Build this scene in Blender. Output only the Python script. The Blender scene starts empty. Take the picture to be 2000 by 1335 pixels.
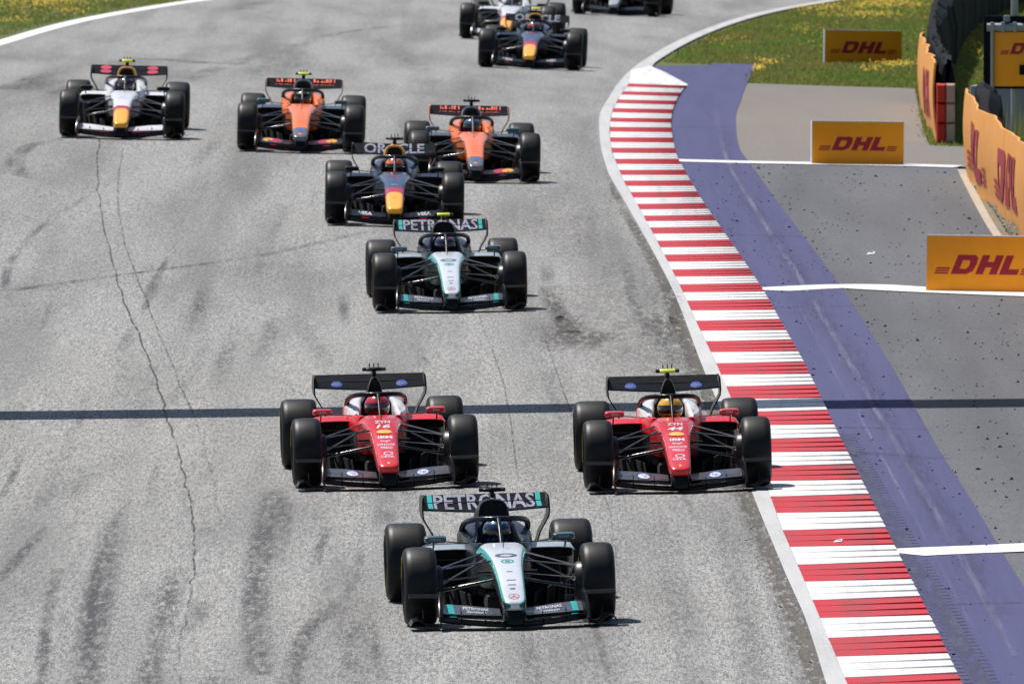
import bpy, bmesh, math, random
import numpy as np
from mathutils import Matrix, Vector
random.seed(7); RNG = np.random.default_rng(11)
SC = bpy.context.scene
COL = SC.collection

# ------------------------------------------------------------------ camera
FPX, CAMH, YHOR = 34000.0, 10.5, -1065.0        # focal length in photo pixels, height over the track, horizon row
PITCH = math.atan((667.5 - YHOR) / FPX)
cd = bpy.data.cameras.new('camera'); cam = bpy.data.objects.new('camera', cd); COL.objects.link(cam)
cam.location = (0, 0, CAMH); cam.rotation_euler = (math.pi/2 - PITCH, 0, 0)
cd.sensor_width = 36.0; cd.lens = 36.0 * FPX / 2000.0
cd.clip_start = 1.0; cd.clip_end = 6000
cd.dof.use_dof = True; cd.dof.focus_distance = 168.0; cd.dof.aperture_fstop = 13.5
SC.camera = cam
SC.render.resolution_x, SC.render.resolution_y = 1024, 683

# ------------------------------------------------------------------ world and sun
SUNV = Vector((-0.40, 0.40, 1.0)).normalized()   # towards the sun: far left, high
w = bpy.data.worlds.new('World'); SC.world = w; w.use_nodes = True
nt = w.node_tree; nt.nodes.clear()
sky = nt.nodes.new('ShaderNodeTexSky'); sky.sky_type = 'NISHITA'; sky.sun_disc = False
sky.sun_elevation = math.asin(SUNV.z); sky.sun_rotation = math.atan2(SUNV.x, SUNV.y)
bg = nt.nodes.new('ShaderNodeBackground'); bg.inputs['Strength'].default_value = 0.072
wo = nt.nodes.new('ShaderNodeOutputWorld')
nt.links.new(sky.outputs[0], bg.inputs[0]); nt.links.new(bg.outputs[0], wo.inputs[0])
sd = bpy.data.lights.new('sun', 'SUN'); sd.energy = 4.7; sd.angle = math.radians(0.53); sd.color = (1.0, 0.955, 0.89)
sun = bpy.data.objects.new('sun', sd); COL.objects.link(sun)
sun.location = (-40, 240, 80); sun.rotation_euler = SUNV.to_track_quat('Z', 'Y').to_euler()
SC.view_settings.view_transform = 'Standard'; SC.view_settings.look = 'None'
SC.view_settings.exposure = 0.35; SC.view_settings.gamma = 1.0
try: SC.view_settings.use_curve_mapping = False
except Exception: pass

# ------------------------------------------------------------------ the lie of the land
def herm(x, xs, ys):
    """smooth interpolation through control points (vectorised, flat ends)"""
    x = np.asarray(x, float); xs = np.asarray(xs, float); ys = np.asarray(ys, float)
    d = np.diff(ys) / np.diff(xs); m = np.zeros_like(ys)
    m[1:-1] = np.where(d[1:]*d[:-1] > 0, 2*d[1:]*d[:-1]/np.where(np.abs(d[1:]+d[:-1]) < 1e-12, 1, d[1:]+d[:-1]), 0)
    m[0], m[-1] = d[0], d[-1]
    i = np.clip(np.searchsorted(xs, x) - 1, 0, len(xs) - 2)
    h = xs[i+1] - xs[i]; t = np.clip((x - xs[i]) / h, 0, 1)
    r = (2*t**3 - 3*t**2 + 1)*ys[i] + (t**3 - 2*t**2 + t)*h*m[i] + (-2*t**3 + 3*t**2)*ys[i+1] + (t**3 - t**2)*h*m[i+1]
    return r
KY, KV = [60, 150, 185, 215, 238, 262, 282, 330, 900], [.026, .026, .022, .013, -.012, -.026, -.037, -.038, -.038]
PY, PV = [60, 268, 300, 324, 345, 373, 420, 520, 900], [0, 0, -.40, -.80, -1.1, -1.5, -2.2, -3.2, -4.0]
def H(x, y):
    """height of the road surface: cross slope that twists along the straight, falling away beyond the crest"""
    return herm(y, PY, PV) + herm(y, KY, KV) * 12*np.tanh(np.asarray(x, float)/12)
CP, SP = math.cos(PITCH), math.sin(PITCH)
def G(px, py, up=0.0):
    """survey: the ground point seen at a photograph pixel"""
    u = (px - 1000)/FPX; v = (667.5 - py)/FPX
    d = np.array([u, CP + v*SP, -SP + v*CP]); z = 0.0
    for _ in range(40):
        t = (z - CAMH)/d[2]; x, y = d[0]*t, d[1]*t; z = 0.5*z + 0.5*(float(H(x, y)) + up)
    return np.array([x, y, z])
def poly_g(pts): return np.array([G(*p)[:2] for p in pts])
def xat(P):
    """X as a function of depth Y along a surveyed edge"""
    P = P[np.argsort(P[:, 1])]
    def f(y):
        y = np.asarray(y, float); r = herm(y, P[:, 1], P[:, 0])
        r = np.where(y < P[0, 1], P[0, 0] + (y - P[0, 1])*(P[1, 0]-P[0, 0])/(P[1, 1]-P[0, 1]), r)
        return np.where(y > P[-1, 1], P[-1, 0] + (y - P[-1, 1])*(P[-1, 0]-P[-2, 0])/(P[-1, 1]-P[-2, 1]), r)
    return f

# ------------------------------------------------------------------ helpers
def tag(o, label=None, cat=None, group=None, kind=None):
    if label: o['label'] = label
    if cat: o['category'] = cat
    if group: o['group'] = group
    if kind: o['kind'] = kind
    return o
def mesh(name, verts, faces, smooth=None, uv=None, mats=None, fmat=None):
    me = bpy.data.meshes.new(name)
    me.from_pydata([tuple(map(float, v)) for v in verts], [], [tuple(map(int, f)) for f in faces])
    if uv is not None:
        L = me.uv_layers.new(name='UVMap'); idx = np.empty(len(me.loops), int); me.loops.foreach_get('vertex_index', idx)
        L.data.foreach_set('uv', np.asarray(uv, float)[idx].ravel())
    for m in (mats or []): me.materials.append(m)
    if fmat is not None: me.polygons.foreach_set('material_index', fmat)
    me.update()
    if smooth is not None:
        me.polygons.foreach_set('use_smooth', [True]*len(me.polygons)); me.set_sharp_from_angle(angle=math.radians(smooth))
    return me
def link(name, me, parent=None, mat=None):
    o = bpy.data.objects.new(name, me); COL.objects.link(o)
    if parent is not None: o.parent = parent
    if mat is not None:
        if len(me.materials) == 0: me.materials.append(None)
        o.material_slots[0].link = 'OBJECT'; o.material_slots[0].material = mat
    return o
class MB:
    def __init__(s): s.v = []; s.f = []; s.uv = []
    def add(s, v, f, uv=None):
        n = len(s.v); s.v += [tuple(p) for p in v]; s.f += [tuple(n+i for i in q) for q in f]
        s.uv += [tuple(q) for q in uv] if uv is not None else [(0., 0.)]*len(v); return s
    def loft(s, rings, closed=True, cap0=True, cap1=True, uv=None):
        n = len(rings[0]); v = [p for r in rings for p in r]; f = []
        for i in range(len(rings)-1):
            for j in range(n if closed else n-1):
                k = (j+1) % n; f.append((i*n+j, i*n+k, (i+1)*n+k, (i+1)*n+j))
        if cap0: f.append(tuple(range(n-1, -1, -1)))
        if cap1: f.append(tuple((len(rings)-1)*n+j for j in range(n)))
        return s.add(v, f, uv)
    def box(s, c, d, bev=0.0):
        bm = bmesh.new(); bmesh.ops.create_cube(bm, size=1, matrix=Matrix.Translation(c) @ Matrix.Diagonal((*d, 1)))
        if bev: bmesh.ops.bevel(bm, geom=bm.edges[:], offset=bev, segments=2, affect='EDGES', profile=.6)
        bm.verts.index_update(); s.add([v.co[:] for v in bm.verts], [[v.index for v in f.verts] for f in bm.faces]); bm.free(); return s
    def tube(s, path, r, n=8, flat=1.0, cap=True):
        P = [Vector(p) for p in path]; R = r if hasattr(r, '__len__') else [r]*len(P); rings = []
        for i, p in enumerate(P):
            t = (P[min(i+1, len(P)-1)] - P[max(i-1, 0)]).normalized()
            a = t.cross(Vector((0, 0, 1)) if abs(t.z) < .9 else Vector((0, 1, 0))).normalized(); b = a.cross(t).normalized()
            rings.append([tuple(p + a*R[i]*math.cos(q) + b*R[i]*flat*math.sin(q)) for q in [2*math.pi*k/n for k in range(n)]])
        return s.loft(rings, True, cap, cap)
    def lathe_x(s, prof, n=48, cx=0, cz=0, a0=0, a1=2*math.pi):
        full = abs(a1-a0) > 6.28; m = n if full else n+1
        rings = [[(cx+x, r*math.cos(a0+(a1-a0)*k/n), cz+r*math.sin(a0+(a1-a0)*k/n)) for x, r in prof] for k in range(m)]
        k = len(prof); v = [p for q in rings for p in q]; f = []
        for i in range(n):
            for j in range(k-1):
                a, b = i*k, ((i+1) % m)*k; f.append((a+j, a+j+1, b+j+1, b+j))
        return s.add(v, f)
    def mesh(s, name, smooth=35, **kw): return mesh(name, s.v, s.f, smooth, s.uv, **kw)
def catmull(P, n=6):
    P = [np.array(p, float) for p in P]; Q = [2*P[0]-P[1]] + P + [2*P[-1]-P[-2]]; out = []
    for i in range(1, len(Q)-2):
        for k in range(n):
            t = k/n; a, b, c, d = Q[i-1:i+3]
            out.append(.5*((2*b)+(c-a)*t+(2*a-5*b+4*c-d)*t*t+(3*b-3*c+d-a)*t**3))
    out.append(P[-1]); return out

# ------------------------------------------------------------------ materials
def nodes(name):
    m = bpy.data.materials.new(name); m.use_nodes = True; t = m.node_tree
    return m, t, t.nodes['Principled BSDF'], t.links.new
def nd(t, typ, **kw):
    n = t.nodes.new('ShaderNode'+typ)
    for k, v in kw.items():
        if hasattr(n, k) and k not in n.inputs: setattr(n, k, v)
        else: n.inputs[k].default_value = v
    return n
def math_n(t, op, a, b=None, c=None):
    n = t.nodes.new('ShaderNodeMath'); n.operation = op
    for i, x in enumerate((a, b, c)):
        if x is None: continue
        if hasattr(x, 'links'): t.links.new(x, n.inputs[i])
        else: n.inputs[i].default_value = x
    return n.outputs[0]
def mix_n(t, fac, a, b, mode='MIX'):
    n = t.nodes.new('ShaderNodeMix'); n.data_type = 'RGBA'; n.blend_type = mode
    for s, x in ((n.inputs[0], fac), (n.inputs[6], a), (n.inputs[7], b)):
        if hasattr(x, 'links'): t.links.new(x, s)
        else: s.default_value = x if not isinstance(x, tuple) else ((*x, 1) if len(x) == 3 else x)
    return n.outputs[2]
def noise_n(t, vec, scale, detail=3, rough=.55):
    n = nd(t, 'TexNoise'); n.inputs['Scale'].default_value = scale; n.inputs['Detail'].default_value = detail; n.inputs['Roughness'].default_value = rough
    if vec is not None: t.links.new(vec, n.inputs['Vector'])
    return n.outputs['Fac']
def mapv(t, scale, rot=0.0, src='Object'):
    c = t.nodes.new('ShaderNodeTexCoord'); m = t.nodes.new('ShaderNodeMapping')
    m.inputs['Scale'].default_value = scale; m.inputs['Rotation'].default_value = (0, 0, rot)
    t.links.new(c.outputs[src], m.inputs['Vector']); return m.outputs[0]
def remap(t, v, a, b, c=0.0, d=1.0):
    n = t.nodes.new('ShaderNodeMapRange'); t.links.new(v, n.inputs[0])
    for i, x in enumerate((a, b, c, d)): n.inputs[i+1].default_value = x
    return n.outputs[0]
def paint(name, col, rough=.28, metal=0.0, coat=.6, vary=.06, spec=.5):
    m, t, b, L = nodes(name)
    n = noise_n(t, mapv(t, (1, 1, 1)), 9, 4)
    L(mix_n(t, remap(t, n, .3, .7), tuple(c*(1-vary) for c in col), tuple(min(1, c*(1+vary)) for c in col)), b.inputs['Base Color'])
    L(remap(t, n, .3, .7, rough*.85, rough*1.2), b.inputs['Roughness'])
    b.inputs['Metallic'].default_value = metal; b.inputs['Coat Weight'].default_value = coat; b.inputs['Coat Roughness'].default_value = .12; b.inputs['Specular IOR Level'].default_value = spec
    return m
def nose_paint(name, bands, edge=None, rough=.3, metal=0.0):
    """bands: [(y_start, colour)] along the nose from the tip backwards; edge: (|u| from, to, colour, side colour)"""
    m, t, b, L = nodes(name)
    u = t.nodes.new('ShaderNodeUVMap'); s = t.nodes.new('ShaderNodeSeparateXYZ'); L(u.outputs[0], s.inputs[0])
    au = math_n(t, 'ABSOLUTE', s.outputs[0]); col = (*bands[0][1], 1)
    for y0, c, arch in [(q + (0.0,))[:3] for q in bands[1:]]:
        yy = math_n(t, 'ADD', s.outputs[1], math_n(t, 'MULTIPLY', math_n(t, 'POWER', au, 3.0), arch))
        col = mix_n(t, math_n(t, 'GREATER_THAN', yy, y0), col, (*c, 1))
    if edge:
        col = mix_n(t, math_n(t, 'GREATER_THAN', au, edge[0]), col, (*edge[2], 1))
        col = mix_n(t, math_n(t, 'GREATER_THAN', au, edge[1]), col, (*edge[3], 1))
    L(col, b.inputs['Base Color']); b.inputs['Roughness'].default_value = rough; b.inputs['Metallic'].default_value = metal
    b.inputs['Coat Weight'].default_value = .6; b.inputs['Coat Roughness'].default_value = .12
    return m
M = {}
M['carbon'] = paint('carbon', (.006, .0065, .008), .38, 0, .0, spec=.35)
M['carbon_gloss'] = paint('carbon_gloss', (.007, .008, .011), .28, 0, .08, spec=.26)
M['arm'] = paint('arm_carbon', (.010, .011, .013), .2, 0, .3, spec=.5)
M['dark'] = paint('dark_void', (.004, .004, .005), .8, 0, 0)
M['rim'] = paint('rim', (.02, .02, .022), .4, .6, .2)
M['silver'] = paint('silver', (.66, .69, .74), .3, .15)
M['grey'] = paint('grey_paint', (.085, .09, .11), .28, .3)
M['printshade'] = paint('shaded_print', (.19, .20, .27), .5, 0, 0)  # pale lettering darkened: the rear wing's shade is painted into it
M['blueshade'] = paint('shaded_blue', (.02, .05, .27), .4, 0, .2)  # blue print with the rear wing's shade put into its colour
M['teal'] = paint('teal', (.0, .36, .33), .3)
M['black'] = paint('black_paint', (.004, .005, .008), .32, 0, .04, spec=.16)
M['wingblack'] = paint('wing_black', (.004, .005, .007), .42, 0, 0, spec=.05)
M['navyblack'] = paint('navyblack', (.005, .008, .016), .28, 0, .1, spec=.28)
M['red'] = paint('red', (.66, .011, .020), .28)
M['white'] = paint('white_paint', (.72, .72, .76), .3)
M['lilac'] = paint('pale_print', (.62, .64, .78), .4, 0, .2)
M['orange'] = paint('orange', (.95, .19, .035), .3)
M['teal_dark'] = paint('teal_dark', (.02, .08, .11), .3)
M['chrome'] = paint('chrome_blue', (.12, .15, .20), .25, .5)
M['navy'] = paint('navy', (.010, .016, .042), .26, 0, .3)
M['yellow'] = paint('yellow', (.88, .38, .02), .32)
M['lime'] = paint('lime', (.62, .75, .02), .4, 0, .2)
M['crimson'] = paint('crimson_print', (.55, .012, .05), .35)
M['blue'] = paint('blue_print', (.03, .09, .50), .35)
M['gold'] = paint('gold_print', (.85, .48, .02), .35)
M['orange_print'] = paint('orange_print', (.85, .10, .03), .4)
def arc_mat():
    # three printed yellow arcs on the black sidewall
    m, t, b, L = nodes('tyre_yellow'); c = t.nodes.new('ShaderNodeTexCoord'); s = t.nodes.new('ShaderNodeSeparateXYZ'); L(c.outputs['Object'], s.inputs[0])
    a = math_n(t, 'FRACT', math_n(t, 'MULTIPLY', math_n(t, 'ADD', math_n(t, 'ARCTAN2', s.outputs[2], s.outputs[1]), 3.1416), .4775))
    L(mix_n(t, math_n(t, 'GREATER_THAN', a, .45), (.010, .010, .011), (.62, .50, .02)), b.inputs['Base Color']); b.inputs['Roughness'].default_value = .6; return m
M['tyreyellow'] = arc_mat()
def tub_paint(name, col, zs=.50):
    # painted rim over a bare carbon tub
    m, t, b, L = nodes(name); c = t.nodes.new('ShaderNodeTexCoord'); s = t.nodes.new('ShaderNodeSeparateXYZ'); L(c.outputs['Object'], s.inputs[0])
    L(mix_n(t, math_n(t, 'GREATER_THAN', s.outputs[2], zs), (.006, .0065, .008), col), b.inputs['Base Color']); b.inputs['Roughness'].default_value = .3; b.inputs['Specular IOR Level'].default_value = .4; return m
for k_, c_ in (('navyblack', (.006, .009, .018)), ('red', (.66, .011, .020)), ('orange', (.95, .19, .035)), ('navy', (.010, .016, .042)), ('white', (.72, .72, .76)), ('black', (.005, .006, .009))): M['tub_'+k_] = tub_paint('tub_'+k_, c_); M['pod_'+k_] = tub_paint('pod_'+k_, c_, .56)
M['dhlred'] = paint('board_red', (.36, .006, .022), .5, 0, 0)
def tyre_mat():
    m, t, b, L = nodes('tyre_rubber'); v = mapv(t, (3, 3, 3))
    n = noise_n(t, v, 4, 5); n2 = noise_n(t, mapv(t, (.6, 14, 14)), 10, 4)
    c = mix_n(t, remap(t, n, .3, .75), (.005, .005, .006), (.011, .0106, .0106)); c = mix_n(t, remap(t, n2, .5, .75, 0, .35), c, (.03, .029, .027))
    L(c, b.inputs['Base Color']); b.inputs['Roughness'].default_value = .47; b.inputs['Specular IOR Level'].default_value = .25
    return m
M['tyre'] = tyre_mat()
MNOSE = {
 'silver': nose_paint('nose_silver', [(-9, (.60, .63, .69)), (-2.30, (.68, .71, .75))], (.84, .975, (0, .36, .33), (.012, .02, .025)), .28, .15),
 'red': nose_paint('nose_red', [(-9, (.62, .010, .018)), (-2.5, (.66, .011, .020))]),
 'orange': nose_paint('nose_orange', [(-9, (.10, .12, .15)), (-2.32, (.95, .20, .04), .05)]),
 'navy': nose_paint('nose_navy', [(-9, (.92, .43, .025)), (-2.06, (.50, .01, .05), .14), (-1.86, (.032, .05, .12), .05), (-.92, (.02, .03, .075))]),
 'white': nose_paint('nose_white', [(-9, (.92, .43, .025)), (-2.06, (.50, .01, .03), .18), (-1.92, (.74, .74, .78), .05)]),
 'black': nose_paint('nose_black', [(-9, (.35, .36, .38)), (-1.9, (.02, .02, .025))]),
}
def ground_mats():
    # old race asphalt: pale binder, dark chips, rubbered bands along the driving direction
    def asphalt(name, lo, hi, band=.25, grain=1.0, tint=None):
        m, t, b, L = nodes(name)
        g1 = noise_n(t, mapv(t, (1, .075, 1)), 34, 3, .7); g2 = noise_n(t, mapv(t, (1, .075, 1)), 95, 2, .6)
        g = math_n(t, 'ADD', math_n(t, 'MULTIPLY', g1, .45), math_n(t, 'MULTIPLY', g2, .55))
        c = mix_n(t, remap(t, g, .5-.13/grain, .5+.13/grain), lo, hi)
        p = noise_n(t, mapv(t, (.5, .03, 1), .02), 1.7, 4); q = noise_n(t, mapv(t, (1, .012, 1), -.03), 1.1, 3, .5)
        c = mix_n(t, remap(t, p, .42, .72, 0, band), c, tuple(x*.45 for x in lo), 'MIX')
        c = mix_n(t, remap(t, q, .5, .8, 0, band*1.2), c, tuple(x*.5 for x in lo), 'MIX')
        bl = noise_n(t, mapv(t, (1, .12, 1)), .55, 3); c = mix_n(t, remap(t, bl, .35, .7, 0, .22), c, tuple(x*.6 for x in hi))
        if tint: c = mix_n(t, remap(t, noise_n(t, mapv(t, (1, .1, 1)), .9, 4), .45, .7), c, tint)
        L(c, b.inputs['Base Color']); b.inputs['Roughness'].default_value = .88; b.inputs['Specular IOR Level'].default_value = .25
        bp = nd(t, 'Bump'); bp.inputs['Strength'].default_value = .35; bp.inputs['Distance'].default_value = .004
        L(g2, bp.inputs['Height']); L(bp.outputs[0], b.inputs['Normal']); return m
    M['asphalt'] = asphalt('asphalt', (.085, .085, .087), (.385, .382, .370), .46, 1.2)
    M['runoff'] = asphalt('runoff_asphalt', (.075, .079, .088), (.142, .147, .160), .40, .8)
    M['concrete'] = asphalt('pale_concrete', (.150, .136, .122), (.212, .192, .172), .10, .8)
    def worn(name, col, dirt, amt, sc=(1, .1, 1), rough=.6, spec=.25, rub=0.0):
        m, t, b, L = nodes(name)
        n = noise_n(t, mapv(t, sc), 3.2, 6, .65); n2 = noise_n(t, mapv(t, (sc[0], sc[1]*1.2, 1)), 30, 3)
        k = math_n(t, 'ADD', math_n(t, 'MULTIPLY', n, .7), math_n(t, 'MULTIPLY', n2, .3))
        c = mix_n(t, remap(t, k, .45, .68, 0, amt), col, dirt)
        c = mix_n(t, remap(t, n2, .2, .8), tuple(x*.9 for x in col), c)
        if rub:
            n3 = noise_n(t, mapv(t, (1, .02, 1)), 5.0, 5, .7); n4 = noise_n(t, mapv(t, (1, .05, 1)), .35, 2)
            c = mix_n(t, math_n(t, 'MULTIPLY', remap(t, n3, .48, .72), remap(t, n4, .4, .7, 0, rub)), c, (.07, .065, .065))
        L(c, b.inputs['Base Color']); b.inputs['Roughness'].default_value = rough; b.inputs['Specular IOR Level'].default_value = spec; return m
    M['line'] = worn('line_white', (.48, .48, .48), (.29, .29, .28), .9, rub=.5)
    M['crossline'] = worn('crossline_white', (.72, .72, .72), (.45, .44, .43), .4)
    M['kerbwhite'] = worn('kerb_white', (.66, .66, .66), (.42, .42, .42), .6, rub=.45)
    M['kerbred'] = worn('kerb_red', (.47, .014, .026), (.27, .045, .055), 1.0, rub=.85)
    M['purple'] = worn('purple_paint', (.076, .079, .168), (.044, .046, .102), .9, (1, .02, 1), .85, .12)
    M['dirt'] = worn('dirt', (.19, .165, .125), (.085, .08, .06), .9, (1, .3, 1), .95)
    M['sand'] = worn('sand_edge', (.40, .35, .29), (.25, .22, .18), .7, (1, .3, 1), .95)
    m, t, b, L = nodes('grass_ground'); v = mapv(t, (1, .3, 1))
    n = noise_n(t, v, .8, 5); n2 = noise_n(t, v, 9, 4)
    c = mix_n(t, remap(t, n, .35, .65), (.075, .10, .025), (.05, .095, .018)); c = mix_n(t, remap(t, n2, .4, .7, 0, .6), c, (.13, .115, .045))
    L(c, b.inputs['Base Color']); b.inputs['Roughness'].default_value = 1; M['grassground'] = m
    m, t, b, L = nodes('grass_blades')
    n = noise_n(t, mapv(t, (1, .35, 1)), .55, 4); n2 = noise_n(t, mapv(t, (1, 1, 1)), 14, 2)
    c = mix_n(t, remap(t, n, .38, .62), (.30, .26, .08), (.19, .29, .055)); c = mix_n(t, remap(t, n2, .3, .7, 0, .5), c, (.11, .15, .035))
    L(c, b.inputs['Base Color']); b.inputs['Roughness'].default_value = .8
    tr = nd(t, 'BsdfTranslucent'); L(c, tr.inputs[0]); mx = t.nodes.new('ShaderNodeMixShader'); mx.inputs[0].default_value = .5
    L(b.outputs[0], mx.inputs[1]); L(tr.outputs[0], mx.inputs[2]); L(mx.outputs[0], t.nodes['Material Output'].inputs[0]); M['grass'] = m
    M['flower'] = paint('flower_yellow', (.62, .40, .012), .8, 0, 0, .25)
    # rubber laid on the road: a thin film whose cover thins out at the edges and ends
    def film(name, col, amt, sc=(1, .1, 1)):
        m, t, b, L = nodes(name); u = t.nodes.new('ShaderNodeUVMap'); s = t.nodes.new('ShaderNodeSeparateXYZ'); L(u.outputs[0], s.inputs[0])
        e = remap(t, math_n(t, 'ABSOLUTE', s.outputs[0]), 1.0, .35); k = remap(t, noise_n(t, mapv(t, sc), 14, 4, .7), .36, .62)
        q = remap(t, noise_n(t, mapv(t, (1, .06, 1)), 2.2, 3), .3, .6, .3, 1)
        a = math_n(t, 'MULTIPLY', math_n(t, 'MULTIPLY', math_n(t, 'MULTIPLY', e, s.outputs[1]), math_n(t, 'MULTIPLY', k, q)), amt)
        L(a, b.inputs['Alpha']); b.inputs['Base Color'].default_value = (*col, 1); b.inputs['Roughness'].default_value = .85; return m
    M['rubber'] = film('rubber_film', (.055, .055, .06), .95)
    M['scuff'] = film('scuff_film', (.05, .05, .10), .55, (1, .03, 1))
    M['rubber2'] = film('rubber_crisp', (.055, .055, .06), .75, (.3, .02, .3))
    M['crack'] = film('crack_fill', (.03, .03, .032), 1.6)
    M['scratch'] = film('pale_scuff', (.19, .19, .31), .8, (1, .02, 1))
    M['edgedirt'] = film('edge_dirt', (.085, .075, .062), 1.7)
    M['stain'] = film('stain_film', (.07, .066, .06), .85)
    m, t, b, L = nodes('tread_print'); u = t.nodes.new('ShaderNodeUVMap'); s = t.nodes.new('ShaderNodeSeparateXYZ'); L(u.outputs[0], s.inputs[0])
    ax = math_n(t, 'ABSOLUTE', s.outputs[0]); saw = math_n(t, 'GREATER_THAN', math_n(t, 'FRACT', math_n(t, 'MULTIPLY', s.outputs[1], 2.2)), .5)
    a = mix_n(t, math_n(t, 'GREATER_THAN', ax, .55), (.85, .85, .85), math_n(t, 'MULTIPLY', saw, .8))
    n = remap(t, noise_n(t, mapv(t, (1, .1, 1)), 5, 4), .3, .6); L(math_n(t, 'MULTIPLY', a, n), b.inputs['Alpha'])
    b.inputs['Base Color'].default_value = (.045, .048, .10, 1); b.inputs['Roughness'].default_value = .8; M['tread'] = m
    def board(name, col, dark, spec=.4, rough=.45):
        m, t, b, L = nodes(name); n = noise_n(t, mapv(t, (1, 1, 1)), 3, 5)
        L(mix_n(t, remap(t, n, .35, .7), col, dark), b.inputs['Base Color']); b.inputs['Roughness'].default_value = rough; b.inputs['Specular IOR Level'].default_value = spec; return m
    M['dhlyellow'] = board('board_yellow', (.98, .365, .005), (.93, .32, .005))
    M['banner'] = board('banner_orange', (.82, .35, .055), (.74, .30, .045))
    M['foam'] = board('foam_white', (.7, .7, .7), (.6, .6, .6))
    M['tarp'] = board('tarp_black', (.004, .005, .007), (.011, .013, .017), .1, .8)
    M['blockred'] = board('block_red', (.62, .022, .010), (.52, .018, .010))
    M['blockwhite'] = board('block_white', (.55, .36, .30), (.42, .27, .22))
    M['steel'] = paint('galvanised', (.30, .32, .34), .45, .6, 0)
    M['panelgrey'] = board('panel_grey', (.22, .26, .29), (.17, .20, .23))
ground_mats()

# ------------------------------------------------------------------ surveyed edges of the track
E_line0 = [(1614,1335),(1578,1221),(1534,1119),(1471,967),(1424,840),(1372,716),(1320,580),(1280,500),(1212,380),(1206,370),(1186,332),(1173,284),(1170,236),(1191,188),(1232,137),(1290,98),(1350,68),(1420,42),(1500,21),(1600,3),(1700,-12),(1900,-34)]
E_kerb0 = [(1690,1420),(1655,1335),(1618,1246),(1587,1172),(1558,1103),(1529,1036),(1505,970),(1452,835),(1400,712),(1360,628),(1328,558),(1284,472),(1236,384),(1220,357),(1204,320),(1195,295),(1191,265),(1192,240),(1197,215),(1210,190),(1228,164),(1240,150)]
E_kerb1 = [(1920,1420),(1877,1335),(1833,1240),(1790,1155),(1755,1085),(1718,1010),(1680,935),(1642,860),(1605,782),(1570,710),(1530,640),(1490,568),(1450,508),(1400,436),(1372,395),(1345,350),(1322,308),(1313,270),(1310,240),(1314,215),(1325,190),(1343,166),(1350,160)]
E_purp1 = [(2170,1420),(2115,1335),(2010,1160),(1960,1080),(1900,980),(1830,870),(1745,720),(1660,585),(1600,500),(1520,395),(1462,315),(1445,290),(1437,228),(1447,195),(1458,165),(1475,125),(1476,122)]
E_left = [(-900,400),(-400,225),(0,89),(150,46),(300,17),(405,1),(600,-24),(900,-52)]
X_line0, X_kerb0, X_kerb1, X_purp1, X_left = (xat(poly_g(e)) for e in (E_line0, E_kerb0, E_kerb1, E_purp1, E_left))
def sheet(name, xl, xr, y0, y1, up, mat, dy=2.0, dx=1.2, parent=None, nx=None):
    """a ribbon of ground between two edges that are functions of depth"""
    n = max(2, int((y1-y0)/dy)); Y = np.linspace(y0, y1, n+1)
    XL, XR = xl(Y) if callable(xl) else np.full(n+1, xl), xr(Y) if callable(xr) else np.full(n+1, xr)
    k = nx or max(1, int(np.max(XR-XL)/dx)); U = np.linspace(0, 1, k+1)
    X = XL[:, None]*(1-U) + XR[:, None]*U; YY = np.repeat(Y[:, None], k+1, 1); Z = H(X, YY) + up
    v = np.stack([X, YY, Z], -1).reshape(-1, 3); f = []
    for i in range(n):
        for j in range(k):
            a = i*(k+1)+j; f.append((a, a+1, a+k+2, a+k+1))
    o = link(name, mesh(name, v, f, 60), parent); o.data.materials.append(mat); return o
YN, YF = 118.0, float(G(1700, -14)[1])           # nearest and farthest rows of the paved strip
YT = float(G(1232, 137)[1])                      # where the kerb begins
# barriers (bottom edges)
B_near = poly_g([(2330,800),(2200,670),(2100,567),(2000,461),(1958,420),(1920,386),(1900,362),(1892,340)])
B_far = poly_g([(1831,276),(1812,238),(1803,207),(1804,182),(1807,155),(1814,125),(1832,85),(1870,48),(1940,12),(2050,-20)])
XB = xat(np.array([(118., 12.)] + [(x+1.15, y) for x, y in B_near if 0] + [(60., 12.)])) if 0 else None
_by = np.array([60, 118] + list(B_near[:, 1]) + [262, 270, 285, 300, 330, 420, 620, 1400.]); _bx = np.array([16, 13.] + list(B_near[:, 0]+1.0) + [B_near[-1, 0]+1.6, B_far[0, 0]+1.6, B_far[2, 0]+2.2, 10.5, 16, 34, 90, 300.])
def bank(x, y):
    d = np.asarray(x, float) - np.interp(y, _by, _bx); return np.where(d > 0, 5.0*(1-np.exp(-np.clip(d, 0, None)*.65/5.0)), 0)
def ZG(x, y): return H(x, y) - .035 + bank(x, y)

# ground
xs = np.unique(np.concatenate([np.linspace(-1500, -60, 24), np.linspace(-60, 60, 151), np.linspace(60, 1500, 24)]))
ys = np.unique(np.concatenate([np.linspace(-300, 100, 12), np.linspace(100, 440, 171), np.linspace(440, 900, 40), np.linspace(900, 4000, 25)]))
XX, YY = np.meshgrid(xs, ys); ZZ = ZG(XX, np.clip(YY, 60, 900)); n = len(xs)
f = [(i*n+j, i*n+j+1, (i+1)*n+j+1, (i+1)*n+j) for i in range(len(ys)-1) for j in range(n-1)]
ground = link('ground', mesh('ground', np.stack([XX, YY, ZZ], -1).reshape(-1, 3), f, 60)); ground.data.materials.append(M['grassground']); tag(ground, kind='structure')

yl = float(G(-900, 400)[1])
def XLc(y): y = np.asarray(y, float); return np.maximum(np.where(y < yl, -22.0, X_left(y)), -22.0)
track = sheet('track', XLc, X_line0, YN, YF, 0.0, M['asphalt']); tag(track, kind='structure')
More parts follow.
